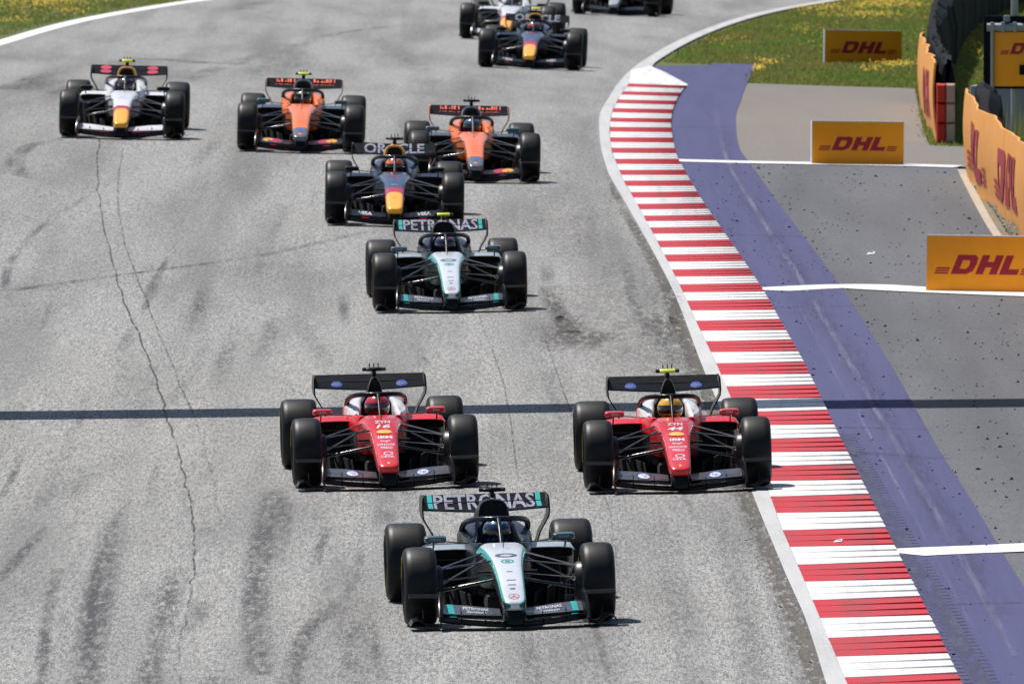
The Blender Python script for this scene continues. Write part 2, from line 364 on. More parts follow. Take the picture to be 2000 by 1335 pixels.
# edge lines
lw = lambda y: np.interp(y, [118, YT-6, YT+4, YF], [1, 1, 1, 1])
line = sheet('edge_line', X_line0, lambda y: np.where(np.asarray(y) < YT, X_kerb0(np.minimum(y, YT)) - .002, X_line0(y) + np.interp(y, [YT, YT+8, YF], [.36, .26, .26])), YN, YF, .004, M['line'], dy=1.0, nx=1); tag(line, kind='structure')
lineL = sheet('edge_line', lambda y: X_left(y)-.32, lambda y: X_left(y)+.02, float(G(-300, 195)[1]), YF, 0.005, M['crossline'], dy=1.0, nx=1); tag(lineL, kind='structure')
# purple painted strip, run-off, concrete apron, cross lines
YP = float(G(1475, 126)[1])
purple = sheet('painted_strip', X_kerb1, X_purp1, YN, YP, -.004, M['purple'], dy=1.0, nx=3); tag(purple, kind='structure')
# tip of the painted strip reaching round the kerb wedge
tip = poly_g([(1268,128.5),(1476,125.5),(1462,150),(1347,163),(1343,166)])
def flat_poly(name, P, up, mat, parent=None):
    v = [(x, y, float(H(x, y)) + up) for x, y in P]; o = link(name, mesh(name, v, [tuple(range(len(v)))]), parent); o.data.materials.append(mat); return o
tipo = flat_poly('painted_strip', tip[::-1], -.008, M['purple']); tag(tipo, kind='structure')
YR = float(G(1600, 319)[1]); YC = float(G(1600, 166)[1])
E_run1 = xat(np.array([(16., 118.)] + [tuple(p) for p in poly_g([(2250,760),(2100,610),(1990,510),(1940,455),(1905,395),(1870,325)])]))
run = sheet('run_off', X_purp1, E_run1, YN, YR, -.010, M['runoff'], dy=2, dx=1.2); tag(run, kind='structure')
sandP = sheet('gravel_verge', lambda y: E_run1(y)+.0, lambda y: np.maximum(E_run1(y)+.12, np.interp(y, B_near[::-1, 1][::-1] if 0 else np.sort(B_near[:, 1]), B_near[np.argsort(B_near[:, 1]), 0])), float(G(2300, 800)[1]), float(G(1880, 345)[1]), -.014, M['dirt'], dy=1, nx=4); tag(sandP, kind='structure')
sandE = sheet('sand_edge', lambda y: E_run1(y)-.02, lambda y: E_run1(y)+.10, float(G(2300, 800)[1]), YR-1, -.006, M['sand'], dy=1, nx=1); tag(sandE, kind='structure')
E_con1 = xat(poly_g([(2200,325),(2100,292),(1898,287),(1818,285),(1803,250),(1795,215),(1788,175),(1786,166)]))
con = sheet('concrete_apron', X_purp1, lambda y: E_con1(y), YR, YC, -.012, M['concrete'], dy=1, dx=1.2); tag(con, kind='structure')
def ribbon(name, pts, w, up, mat, parent=None, fade=None, jit=0.0, sub=6, vlen=False):
    """a narrow strip laid along a surveyed path; width in metres across the view"""
    P = np.array([G(*p)[:2] for p in pts]); C = np.array(catmull(P, sub)) if len(P) > 2 else np.array([P[0]*(1-t)+P[1]*t for t in np.linspace(0, 1, 12)])
    if jit: C = C + np.stack([RNG.normal(0, jit, len(C)), np.zeros(len(C))], 1)
    T = np.gradient(C, axis=0); T /= np.linalg.norm(T, axis=1)[:, None]; N = np.stack([-T[:, 1], T[:, 0]], 1)
    W = np.interp(np.linspace(0, 1, len(C)), np.linspace(0, 1, len(w)), w) if hasattr(w, '__len__') else np.full(len(C), w)
    s = np.linspace(0, 1, len(C)); a = np.interp(s, np.linspace(0, 1, len(fade)), fade) if fade else np.ones(len(C))
    if vlen: a = np.concatenate([[0], np.cumsum(np.linalg.norm(np.diff(C, axis=0), axis=1))])
    v, uv, fc = [], [], []; nc = 2*max(1, int(max(W)/1.0)) + 1
    for i in range(len(C)):
        for k in np.linspace(-1, 1, nc):
            x, y = C[i] + N[i]*W[i]*.5*k; v.append((x, y, float(H(x, y)) + up)); uv.append((k, a[i]))
    for i in range(len(C)-1):
        for k in range(nc-1): fc.append((i*nc+k, i*nc+k+1, i*nc+k+nc+1, i*nc+k+nc))
    o = link(name, mesh(name, v, fc, uv=uv), parent); o.data.materials.append(mat); return o
for pts, wd in (([(1752,1079),(1830,1075),(1958,1070),(2100,1064),(2400,1056),(2750,1050)], 1.15), ([(1489,566),(1560,562),(1660,558),(1740,562),(1860,568),(2010,574),(2090,577),(2140,579)], .95), ([(1323,313),(1400,315),(1462,316.5),(1600,319),(1760,322),(1872,325)], .85)):
    tag(ribbon('cross_line', pts, wd, .002, M['crossline']), kind='structure')
# tyre tread print and wear on the painted strip
ribbon('tread_print', [(1640,845),(1700,950),(1780,1090),(1850,1210),(1925,1345)], .30, .001, M['tread'], purple, vlen=True)
for a in ([(1430,300),(1475,395),(1560,520),(1640,650),(1740,820),(1850,1010),(1960,1200)], [(1395,250),(1420,330),(1500,450),(1600,610),(1690,760),(1800,950),(1900,1120)]):
    ribbon('wear_mark', a, .34, .0015, M['scuff'], purple, [.0, .3, .5, .4, .5, .3])
ribbon('pale_streak', [(1398,215),(1405,260),(1425,325),(1470,400),(1560,540),(1650,692),(1740,850),(1850,1040),(1985,1280)], .10, .0018, M['scratch'], purple, [.3, .9, .9, .8, .6])
ribbon('pale_streak', [(1560,600),(1640,745),(1730,905),(1820,1075),(1900,1225)], .05, .0019, M['scratch'], purple, [.2, .7, .6, .4])
for q_ in ([(1318,248),(1432,248)], [(1420,458),(1570,462)], [(1608,832),(1815,838)], [(1500,600),(1690,596)], [(1645,880),(1850,895)], [(1800,1180),(2020,1174)]): ribbon('paving_joint', q_, .35, .002, M['scuff'], purple, [.9, .9])
# ---- marks on the track
def mark(pts, w, fade, jit=0, mat='rubber', name='tyre_mark', up=.0025): return ribbon(name, pts, w, up + .0004*random.random(), M[mat], track, fade, jit)
crack = [(193,270),(190,330),(198,420),(222,520),(245,590),(270,650),(300,730),(320,790),(335,840),(352,900),(370,970),(378,1030),(378,1090),(372,1160),(360,1220),(345,1290),(352,1345)]
mark(crack, .032, [.8, 1, 1, .9, .5, .35], .014, 'crack', 'crack')
mark([(240,290),(230,380),(245,480),(275,560),(310,650),(340,720),(362,775),(385,830),(415,930),(430,1020)], .035, [.3, .45, .5, .4, .1], .006, 'crack', 'crack')
mark([(930,600),(985,760),(1012,940)], .03, [.15, .4, .3], .004, 'crack', 'crack'); mark([(1065,660),(1110,790),(1180,960),(1210,1130)], .03, [.2, .5, .3, .2], .004, 'crack', 'crack')
mark([(0,570),(250,535),(500,500),(720,452)], [.4, .3, .3, .25], [.8, .7, .7, .3], mat='rubber2'); mark([(135,268),(60,285),(28,312),(40,340),(75,352)], [.25, .35, .4, .2], [.2, 1, .9, .3], mat='rubber2')
mark([(190,372),(90,435),(24,505),(10,560),(22,602)], .16, [.1, .8, 1, .7, .1], mat='rubber2'); mark([(328,500),(300,560),(278,612)], [.06, .24, .08], [.7, 1, .8], mat='rubber2')
for p, wd, fd in (([(114,1109),(95,1190),(81,1309),(78,1350)], .16, [.3, 1, .8, .8]), ([(225,1010),(200,1128),(176,1261),(166,1350)], .36, [.1, 1, 1, .8]), ([(195,1090),(180,1180),(170,1300)], .12, [.2, 1, .9]),
    ([(352,1104),(328,1176),(304,1271),(285,1350)], .32, [.1, .95, .8, .9]), ([(533,952),(512,1057),(499,1152),(504,1318)], .34, [.3, .9, .9, .6]), ([(545,960),(560,1000),(540,1100)], .2, [.3, .5, .1]),
    ([(637,1028),(625,1070),(613,1118)], .16, [.3, .6, .2]), ([(668,1165),(594,1247),(566,1340)], .24, [.2, .9, .8]), ([(90,1028),(40,1085),(-10,1135)], .18, [.3, .9, .8]),
    ([(240,880),(180,930),(110,975)], .5, [.1, .4, .1]), ([(440,1320),(420,1340),(410,1380)], .4, [.4, .6, .7]), ([(720,1180),(735,1260),(750,1340)], .12, [.1, .4, .2]),
    ([(470,640),(440,700),(420,760)], .3, [.1, .45, .1]), ([(570,610),(620,680),(640,740)], .3, [.0, .35, .0]), ([(800,640),(820,700),(830,720)], .25, [.0, .4, .1]),
    ([(400,640),(380,720),(330,790)], .22, [.1, .4, .2]), ([(640,1180),(700,1240),(700,1345)], .5, [.1, .35, .4]), ([(1150,1170),(1180,1280),(1200,1345)], .10, [.1, .5, .2]),
    ([(1400,980),(1440,1130),(1490,1345)], .35, [.1, .35, .3]), ([(1270,1000),(1330,1180),(1360,1345)], .4, [.1, .25, .25]), ([(520,500),(540,440),(560,400)], .2, [.1, .4, .1]),
    ([(180,140),(300,115),(420,125),(520,110)], 1.2, [.0, .4, .5, .0]), ([(440,160),(540,130),(560,100)], 1.5, [.1, .5, .1]), ([(370,330),(420,280),(430,250)], .3, [.1, .4, .0]),
    ([(480,20),(500,8),(560,2)], .8, [.5, .4, .2]), ([(700,60),(800,120),(860,190)], .6, [.0, .3, .1]), ([(60,150),(140,185),(190,170)], 1.2, [.2, .35, .1]), ([(0,175),(60,165),(150,150)], 1.2, [.4, .3, .0])):
    mark(p, wd, fd)
for k in range(34):                              # faint streaks where cars have slid and locked up
    x0, y0 = random.uniform(20, 1420), random.uniform(430, 1230); L0 = random.uniform(60, 190); sl = (x0-760)/1500 + random.gauss(0, .08)
    mark([(x0, y0), (x0+sl*L0*.5+random.gauss(0, 5), y0+L0*.5), (x0+sl*L0+random.gauss(0, 9), y0+L0)], random.uniform(.10, .30), [0, random.uniform(.3, .7), random.uniform(.05, .3)], mat=random.choice(('rubber', 'rubber2')))
mark([(520,120),(620,75),(760,52),(850,48)], .35, [.0, .5, .5, .0], mat='rubber2'); mark([(250,205),(380,150),(470,120),(560,85)], .5, [.1, .5, .4, .0], mat='rubber2'); mark([(10,175),(90,145),(200,140)], .5, [.6, .4, .0], mat='rubber2')
def patch(px, py, rx, ry, a, name='oil_stain', mat='stain'):
    # a soft blot on the road, rx across and ry along the track in metres
    c = G(px, py); v, uv, fc = [(c[0], c[1], c[2]+.004)], [(0, a)], []; NR, NA = 6, 28
    for r in range(1, NR+1):
        for k in range(NA):
            t = 2*math.pi*k/NA; q = (1+.12*math.sin(3*t+px)+.08*math.sin(5*t+py)); x, y = c[0]+rx*r/NR*q*math.cos(t), c[1]+ry*r/NR*q*math.sin(t); v.append((x, y, float(H(x, y))+.004)); uv.append((r/NR, a))
    fc += [(0, 1+k, 1+(k+1) % NA) for k in range(NA)] + [(1+(r-1)*NA+k, 1+r*NA+k, 1+r*NA+(k+1) % NA, 1+(r-1)*NA+(k+1) % NA) for r in range(1, NR) for k in range(NA)]
    o = link(name, mesh(name, v, fc, uv=uv), track); o.data.materials.append(M[mat])
patch(1115, 655, .42, 5.0, 1.0); patch(1150, 662, .35, 2.4, .7); patch(1075, 648, .4, 4.5, .45); patch(1290, 646, .28, 5.0, .75); patch(1080, 585, .2, 5, .6); patch(1300, 580, .3, 6, .4); patch(1000, 440, .5, 9, .3); patch(1110, 470, .5, 9, .35)
mark([(1060,560),(1085,600),(1110,650)], [.2, .3, .3], [.1, .7, .9])
mark([(1150,480),(1230,600),(1290,700),(1330,790)], [1.6, 2.0, 1.8, 1.2], [.0, .38, .4, .0], mat='stain', name='rubber_band'); mark([(1000,330),(1100,420),(1200,560)], 1.4, [.0, .3, .0], mat='stain', name='rubber_band')
mark([(1182,330),(1205,385),(1270,500),(1310,580),(1362,716),(1414,840),(1460,967),(1523,1119),(1567,1221),(1603,1335),(1625,1400)], [.12, .16, .20, .24, .24, .24, .26, .28, .30, .32, .34], [.2, .7, .9, 1, 1, 1], mat='edgedirt', name='dirt_band')
mark([(1290,560),(1345,716),(1430,940),(1500,1119),(1535,1221),(1565,1345)], .22, [.1, .4, .45, .5, .75], mat='rubber', name='dirt_band')

# ---- kerb: one block per painted stripe, each with three saw teeth that deepen outwards
kerb = sheet('kerb', lambda y: X_kerb0(y)+.004, lambda y: X_kerb1(y)-.006, YN, float(G(1230, 164)[1])-.05, -.02, M['line'], dy=2, nx=2); tag(kerb, kind='structure')
redtop = [164,179,195,212,230.7,248.7,269,289.5,311,332.7,353.6,376,399,422,445,471,498,527,556,588,627,667,710,755,805,858,911,970,1036,1103,1172,1246,1323,1404]
bounds = []
for i, t0 in enumerate(redtop[:-1]): bounds += [t0, t0 + (redtop[i+1]-t0)*np.interp(t0, [160, 300, 700, 1300], [.42, .46, .50, .47])]
bounds.append(redtop[-1])
def kpix(P): P = sorted(P, key=lambda p: p[1]); return lambda y: np.interp(y, [p[1] for p in P], [p[0] for p in P])
kx0, kx1 = kpix(E_kerb0), kpix(E_kerb1)
dyr = lambda y: np.interp(y, [160, 200, 250, 330, 400, 900, 1300], [5, 5, 3.5, 2.5, 1, 0, -4])
edge = [(np.array(G(kx0(b), b)[:2]), np.array(G(kx1(b+dyr(b)), b+dyr(b))[:2])) for b in bounds]
US = np.array([0, .12, .3, .5, .7, .86, 1.0])
for i in range(len(edge)-1):
    v, fc = [], []; rows = []
    for k in range(3):
        for t, hi in ((k/3, 0.0), ((k+1)/3, 1.0)):
            A = edge[i][0]*(1-t)+edge[i+1][0]*t; B = edge[i][1]*(1-t)+edge[i+1][1]*t
            amp = .002 + .015*np.clip((US-.15)/.85, 0, 1)**1.1; base = .006 + .012*np.clip(US, 0, 1)
            jit = RNG.normal(0, .03) if 0 < t < 1 and hi == 1 else 0
            rows.append([(*(A*(1-u)+B*u+np.array([0, jit*0])), float(H(*(A*(1-u)+B*u))) + b + a*hi) for u, a, b in zip(US, amp, base)])
    n = len(US)
    for r in rows: v += r
    for r in range(5):
        for j in range(n-1): fc.append((r*n+j, (r+1)*n+j, (r+1)*n+j+1, r*n+j+1))
    s0 = len(v)                                   # outer skirt and end faces down to the bed
    for r in rows: v.append((r[-1][0]+.003, r[-1][1], float(H(*r[-1][:2])) - .03))
    for r in range(5): fc.append((r*n+n-1, (r+1)*n+n-1, s0+r+1, s0+r))
    e0 = len(v)
    for q in rows[5]: v.append((q[0], q[1], float(H(q[0], q[1])) - .015))
    for j in range(n-1): fc.append((5*n+j, e0+j, e0+j+1, 5*n+j+1))
    o = link('kerb_block', mesh('kerb_block', v, fc), kerb, M['kerbred' if i % 2 == 0 else 'kerbwhite'])
wedge = poly_g([(1233,138),(1268,129.5),(1300,143),(1343,166),(1343,168.5),(1285,166.5),(1229,164.2)])
v = [(x, y, float(H(x, y)) + .012) for x, y in wedge] + [(x, y, float(H(x, y)) - .03) for x, y in wedge]; k = len(wedge)
o = link('kerb_block', mesh('kerb_block', v, [tuple(range(k-1, -1, -1))] + [(j, (j+1) % k, k+(j+1) % k, k+j) for j in range(k)]), kerb, M['kerbwhite'])

# ------------------------------------------------------------------ flat print: lettering and emblems laid on a surface
_TX = {}
def text2d(s, bold=.0, shear=.0):
    """lettering as flat faces: centred, cap height 1"""
    k = (s, bold, shear)
    if k not in _TX:
        c = bpy.data.curves.new('lettering', 'FONT'); c.body = s; c.align_x = 'CENTER'; c.resolution_u = 2; c.offset = bold; c.shear = shear; c.fill_mode = 'FRONT'
        o = bpy.data.objects.new('lettering', c); COL.objects.link(o)
        me = o.evaluated_get(bpy.context.evaluated_depsgraph_get()).to_mesh()
        v = np.array([x.co[:2] for x in me.vertices]); f = [tuple(p.vertices) for p in me.polygons]
        bpy.data.objects.remove(o); bpy.data.curves.remove(c)
        v[:, 0] -= (v[:, 0].max()+v[:, 0].min())/2; h = v[:, 1].max()-v[:, 1].min(); v[:, 1] -= (v[:, 1].max()+v[:, 1].min())/2; _TX[k] = (v/h, f)
    return _TX[k]
def disc2d(n=20, a=1., b=1.): return np.array([(a*math.cos(2*math.pi*i/n), b*math.sin(2*math.pi*i/n)) for i in range(n)]), [tuple(range(n))]
def ring2d(r0, r1, n=24):
    v = [(r*math.cos(2*math.pi*i/n), r*math.sin(2*math.pi*i/n)) for i in range(n) for r in (r0, r1)]
    return np.array(v), [(2*i, 2*i+1, (2*i+3) % (2*n), (2*i+2) % (2*n)) for i in range(n)]
def star2d():
    v, f = [], []
    for k in range(3):
        a = math.pi/2 + k*2*math.pi/3; n = len(v)
        v += [(math.cos(a), math.sin(a)), (.16*math.cos(a+1.05), .16*math.sin(a+1.05)), (0, 0), (.16*math.cos(a-1.05), .16*math.sin(a-1.05))]; f.append((n, n+1, n+2, n+3))
    r, g = ring2d(.9, 1.02); n = len(v); return np.array(v + [tuple(p) for p in r]), f + [tuple(n+i for i in q) for q in g]
def scallop2d():
    n = 14; v = [(0, -.8)] + [(math.cos(a)*(1.0 + .05*(i % 2)), -.35+1.25*math.sin(a)*(1 + .04*(i % 2))) for i, a in enumerate(np.linspace(math.pi*1.04, -.04*math.pi, n))]
    v += [(.45, -.8), (-.45, -.8)]; return np.array(v), [(n+2,) + tuple(range(1, n+1)) + (n+1,)]
def rect2d(): return np.array([(-.5, -.5), (.5, -.5), (.5, .5), (-.5, .5)]), [(0, 1, 2, 3)]
def drape(name, shape, fn, u0, v0, su, sv, cut=0):
    """lay a flat shape on the surface fn(u, v) -> point, proud of it"""
    v, f = shape
    if cut:                                       # cut long faces so that they follow a curved surface
        bm = bmesh.new(); vs = [bm.verts.new((*p, 0)) for p in v]
        for q in f: bm.faces.new([vs[i] for i in q])
        lo, hi = v[:, 0].min(), v[:, 0].max()
        for x in np.linspace(lo, hi, cut+2)[1:-1]: bmesh.ops.bisect_plane(bm, geom=bm.verts[:]+bm.edges[:]+bm.faces[:], plane_co=(x, 0, 0), plane_no=(1, 0, 0))
        bm.verts.index_update(); v = np.array([q.co[:2] for q in bm.verts]); f = [tuple(x.index for x in q.verts) for q in bm.faces]; bm.free()
    return mesh(name, [fn(u0 + p[0]*su, v0 + p[1]*sv) for p in v], f)

# ------------------------------------------------------------------ race car: local frame, nose towards -Y, origin on the ground between the axles
NS = np.array([  # y, half width, underside, top
 (-2.735, .045, .205, .235), (-2.72, .075, .185, .255), (-2.66, .102, .172, .280), (-2.50, .112, .185, .325), (-2.10, .125, .255, .440), (-1.70, .142, .315, .538), (-1.30, .172, .34, .602), (-.95, .208, .31, .642), (-.62, .240, .24, .660)])
def nose_at(y): return [float(herm(y, NS[:, 0], NS[:, k])) for k in (1, 2, 3)]
def nose_top(x, y, up=.003):
    a, zb, zt = nose_at(min(max(y, -2.73), -.62)); q = min(abs(x/a), .985); return (x, y, (zb+zt)/2 + (zt-zb)/2*(1-q**4.5)**(1/4.5) + up)
def sring(y, a, zb, zt, n=32, e=4.5, xc=0.0, taper=0.0):
    out = []
    for k in range(n):
        t = 2*math.pi*k/n; c, s = math.cos(t), math.sin(t); u = math.copysign(abs(c)**(2/e), c); v = math.copysign(abs(s)**(2/e), s)
        out.append((xc + a*u*(1 - taper*(v+1)/2), y, (zb+zt)/2 + (zt-zb)/2*v))
    return out
def mirror(mb):
    m = MB(); m.v = [(-x, y, z) for x, y, z in mb.v]; m.f = [tuple(reversed(q)) for q in mb.f]; m.uv = list(mb.uv); return m
CM = {}                                            # meshes shared by every car
def build_nose():
    Y = np.concatenate([[-2.735, -2.72, -2.69], np.linspace(-2.65, -.62, 26)]); rings, uv = [], []
    for y in Y:
        a, zb, zt = nose_at(y); r = sring(y, a, zb, zt); rings.append(r); uv += [(p[0]/a, y) for p in r]
    m = MB(); m.loft(rings, uv=uv); CM['nose'] = m.mesh('nose', 50)
build_nose()
def build_body():
    # cockpit tub with an open top
    m = MB(); rings = []
    for y, wo, zt, zb in ((-.66, .22, .655, .22), (-.60, .245, .662, .18), (-.40, .275, .650, .12), (-.1, .305, .640, .08), (.25, .325, .655, .06), (.55, .335, .70, .06), (.8, .33, .70, .06)):
        wi = wo - .07; pts = [(-wi, .34), (-wi, zt-.03), (-wi-.012, zt), (-wo+.02, zt-.004), (-wo, zt-.04), (-wo-.01, (zt+zb)/2), (-wo+.03, zb+.05), (-wo+.12, zb)]
        rings.append([(x, y, z) for x, z in pts] + [(-x, y, z) for x, z in reversed(pts)])
    m.loft(rings, closed=False, cap0=False, cap1=False); CM['tub'] = m.mesh('cockpit_tub', 40)
    # cushioned shoulders of the cockpit, each side
    m = MB(); rings = []
    for y, x0, x1, z0, z1 in ((-.18, .20, .24, .63, .64), (-.08, .18, .28, .62, .675), (.12, .165, .315, .60, .725), (.35, .155, .335, .60, .765), (.6, .13, .335, .58, .785), (.85, .08, .30, .58, .80)):
        rings.append([(x0, y, z0), (x0, y, z1-.03), (x0+.015, y, z1-.006), (x0+.04, y, z1), ((x0+x1)/2+.01, y, z1-.028), (x1-.015, y, (z0+z1)/2+.02), (x1, y, z0+.02), (x1, y, z0)])
    m.loft(rings); CM['shoulder_r'] = m.mesh('cockpit_shoulder', 45); CM['shoulder_l'] = mirror(m).mesh('cockpit_shoulder', 45)
    # engine cover behind the intake
    for kind, W, zt, e, tp in (('wide', .150, .975, 3.2, .18), ('narrow', .098, .985, 2.6, .55)):
        m = MB(); rings = [sring(y, a, zb, z1, 28, e, 0, t) for y, a, zb, z1, t in ((.60, W, .70, zt, tp), (.64, W+.012, .66, zt+.006, tp), (.8, W+.03, .50, zt, tp), (1.1, W+.05, .30, zt-.055, tp), (1.5, .17, .16, .76, .5), (1.9, .11, .14, .60, .6), (2.2, .06, .16, .47, .5), (2.42, .035, .22, .36, .3))]
        inner = [(x*.80, .605, .5*(.70+zt) + (z-.5*(.70+zt))*.84) for x, y, z in rings[0]]
        m.loft([inner] + rings, cap0=False); CM['cover_'+kind] = m.mesh('engine_cover', 40)
        m = MB(); m.loft([[(x*.805, .612, .5*(.70+zt) + (z-.5*(.70+zt))*.845) for x, y, z in rings[0]], [(x*.6, .80, .84 + (z-.84)*.6) for x, y, z in rings[0]]], cap0=True, cap1=True); CM['intake_'+kind] = m.mesh('air_intake', 40)
    # sidepods with a letterbox inlet and an undercut
    m = MB(); mi = MB()
    S = ((-.10, .27, .66, .555, .592), (-.04, .27, .685, .475, .598), (.06, .27, .695, .455, .602), (.35, .26, .71, .30, .605), (.75, .22, .70, .17, .585), (1.15, .16, .58, .11, .52), (1.55, .12, .40, .09, .44), (1.9, .08, .24, .09, .36))
    rings = [sring(y, (x1-x0)/2, zb, zt, 28, 5, (x0+x1)/2, .05) for y, x0, x1, zb, zt in S]
    lip = [[((x-.475)*.93+.475, y+.0, (z-.536)*.80+.536) for x, y, z in rings[1]], [((x-.475)*.90+.475, .03, (z-.536)*.76+.536) for x, y, z in rings[1]]]
    m.loft([lip[1], lip[0]] + rings[1:], cap0=False); CM['pod_r'] = m.mesh('sidepod', 40); CM['pod_l'] = mirror(m).mesh('sidepod', 40)
    mi.add([(x, .02, z) for x, y, z in lip[1]], [tuple(range(len(lip[1])))]); CM['inlet_r'] = mi.mesh('inlet', None); CM['inlet_l'] = mirror(mi).mesh('inlet', None)
    # overhanging lip of the sidepod
    m = MB(); m.loft([[(x, -.15+.10*((x-.27)/.42)**2*0+.02*k, z) for x, z in ((.262, .585-.006*(1-k)), (.40, .590-.006*(1-k)), (.56, .588-.006*(1-k)), (.66, .578-.006*(1-k)), (.695, .550), (.690, .540), (.655, .566), (.56, .575), (.40, .577), (.262, .573))] for k in (0, 1, 3, 6)]); CM['lip_r'] = m.mesh('sidepod_lip', 40); CM['lip_l'] = mirror(m).mesh('sidepod_lip', 40)
    # floor with its inlet fences and front boards
    m = MB(); out = [(-.18, -.95), (-.30, -.70), (-.62, -.42), (-.74, -.1), (-.74, .9), (-.62, 1.25), (-.52, 1.45), (-.50, 2.05)]; o2 = out + [(-x, y) for x, y in reversed(out)]
    n = len(o2); m.add([(x, y, .045) for x, y in o2] + [(x, y, .065) for x, y in o2], [tuple(range(n-1, -1, -1)), tuple(range(n, 2*n))] + [(j, (j+1) % n, n+(j+1) % n, n+j) for j in range(n)])
    for sx in (-1, 1):
        for x, y0, y1, zt in ((.30, -.72, -.2, .20), (.42, -.62, -.1, .24), (.53, -.55, 0, .26)): m.loft([[(sx*(x-.03), y0, .06), (sx*(x-.02), y0, .06), (sx*x, y0+.06, zt), (sx*(x-.01), y0+.06, zt)], [(sx*(x+.07), y1, .06), (sx*(x+.08), y1, .06), (sx*(x+.1), y1, zt+.02), (sx*(x+.09), y1, zt+.02)]])
        m.box((sx*.32, .45, .24), (.5, .9, .34), .04)
    m.box((0, -.78, .14), (.34, .6, .16), .05); CM['floor'] = m.mesh('floor', 40)
    for sx, k in ((1, 'r'), (-1, 'l')):
        m = MB()
        for z in (.10, .17, .24, .31): m.loft([[(sx*.62, -.60, z), (sx*.62, -.60, z+.008), (sx*.70, -.58, z+.03), (sx*.70, -.58, z+.022)], [(sx*.66, -.12, z+.02), (sx*.66, -.12, z+.028), (sx*.74, -.08, z+.05), (sx*.74, -.08, z+.042)]])
        m.loft([[(sx*.61, -.62, .06), (sx*.62, -.62, .06), (sx*.625, -.58, .36), (sx*.615, -.58, .36)], [(sx*.64, -.05, .06), (sx*.65, -.05, .06), (sx*.655, -.05, .40), (sx*.645, -.05, .40)]]); CM['board_'+k] = m.mesh('floor_board', 40)
    # halo
    m = MB(); half = catmull([(.285, .62, .655), (.300, .46, .725), (.285, .22, .795), (.235, -.02, .834), (.14, -.17, .850), (.045, -.235, .852)], 5)
    path = [tuple(p) for p in half] + [(-p[0], p[1], p[2]) for p in reversed(half)]
    m.tube(path, .027, 10, .95); m.tube([(0, -.215, .852), (0, -.30, .822), (0, -.42, .765), (0, -.56, .672), (0, -.62, .64)], [.030, .024, .015, .014, .016], 10)
    # crown fairing that gathers into the pillar
    m.loft([[(x*.10, -.20, .876), (x*.10+.0, -.245, .868)] for x in (-1, -.5, 0, .5, 1)], closed=False, cap0=False, cap1=False)
    CM['halo'] = m.mesh('halo', 50)
    for sx, k in ((1, 'r'), (-1, 'l')):
        m = MB(); m.loft([sring(y, a, .688-h, .688+h, 16, 5, sx*.585) for y, a, h in ((-.40, .088, .022), (-.38, .10, .031), (-.31, .10, .033), (-.30, .09, .028))]); CM['mirror_'+k] = m.mesh('mirror', 40)
        m = MB(); m.tube([(sx*.50, -.35, .668), (sx*.36, -.33, .650), (sx*.27, -.33, .645)], .006, 6); m.tube([(sx*.60, -.34, .66), (sx*.60, -.28, .60), (sx*.60, -.06, .585)], [.012, .008, .01], 6); CM['stalk_'+k] = m.mesh('mirror_stalk', 40)
    # headrest
    m = MB(); m.loft([[(-.165, .30, .52), (.165, .30, .52), (.16, .33, .72), (.11, .36, .80), (-.11, .36, .80), (-.16, .33, .72)], [(-.17, .62, .52), (.17, .62, .52), (.16, .62, .76), (.11, .62, .83), (-.11, .62, .83), (-.16, .62, .76)]]); CM['headrest'] = m.mesh('headrest', 40)
    m = MB(); m.tube([(.11*math.cos(a), -.28+.0*a, .53+.07*math.sin(a)) for a in np.linspace(-.6, math.pi+.6, 14)], .014, 8); m.box((0, -.28, .53), (.16, .03, .07), .01); CM['steering'] = m.mesh('steering_wheel', 40)
    # camera pod on the intake with three antennas
    m = MB(); m.loft([sring(y, a, .985, .985+.055, 10, 3) for y, a in ((.70, .022), (.86, .03))], cap0=True); m.tube([(0, .78, 1.0), (0, .78, 1.055)], .02, 8); CM['pod_mast'] = m.mesh('camera_mast', 40)
    m = MB(); m.loft([[(x, .74+.05*math.cos(a)*s, 1.062+.021*math.sin(a)*s) for a in np.linspace(0, 2*math.pi, 13)[:-1]] for x, s in ((-.078, .9), (-.07, 1), (.07, 1), (.078, .9))]); CM['camera_bar'] = m.mesh('camera_pod', 40)
    for sx, k in ((-1, 'l'), (1, 'r')):
        m = MB(); m.loft([[(sx*x, .74+.045*math.cos(a)*s, 1.062+.019*math.sin(a)*s) for a in np.linspace(0, 2*math.pi, 13)[:-1]] for x, s in ((.079, .95), (.115, 1), (.122, .7))])
        CM['camera_end_'+k] = m.mesh('lens_housing', 40)
    m = MB(); m.loft([sring(y, .006, 0, .048, 8, 2.5) for y in (-.012, .012)]); CM['antenna'] = m.mesh('antenna', 40)
build_body()
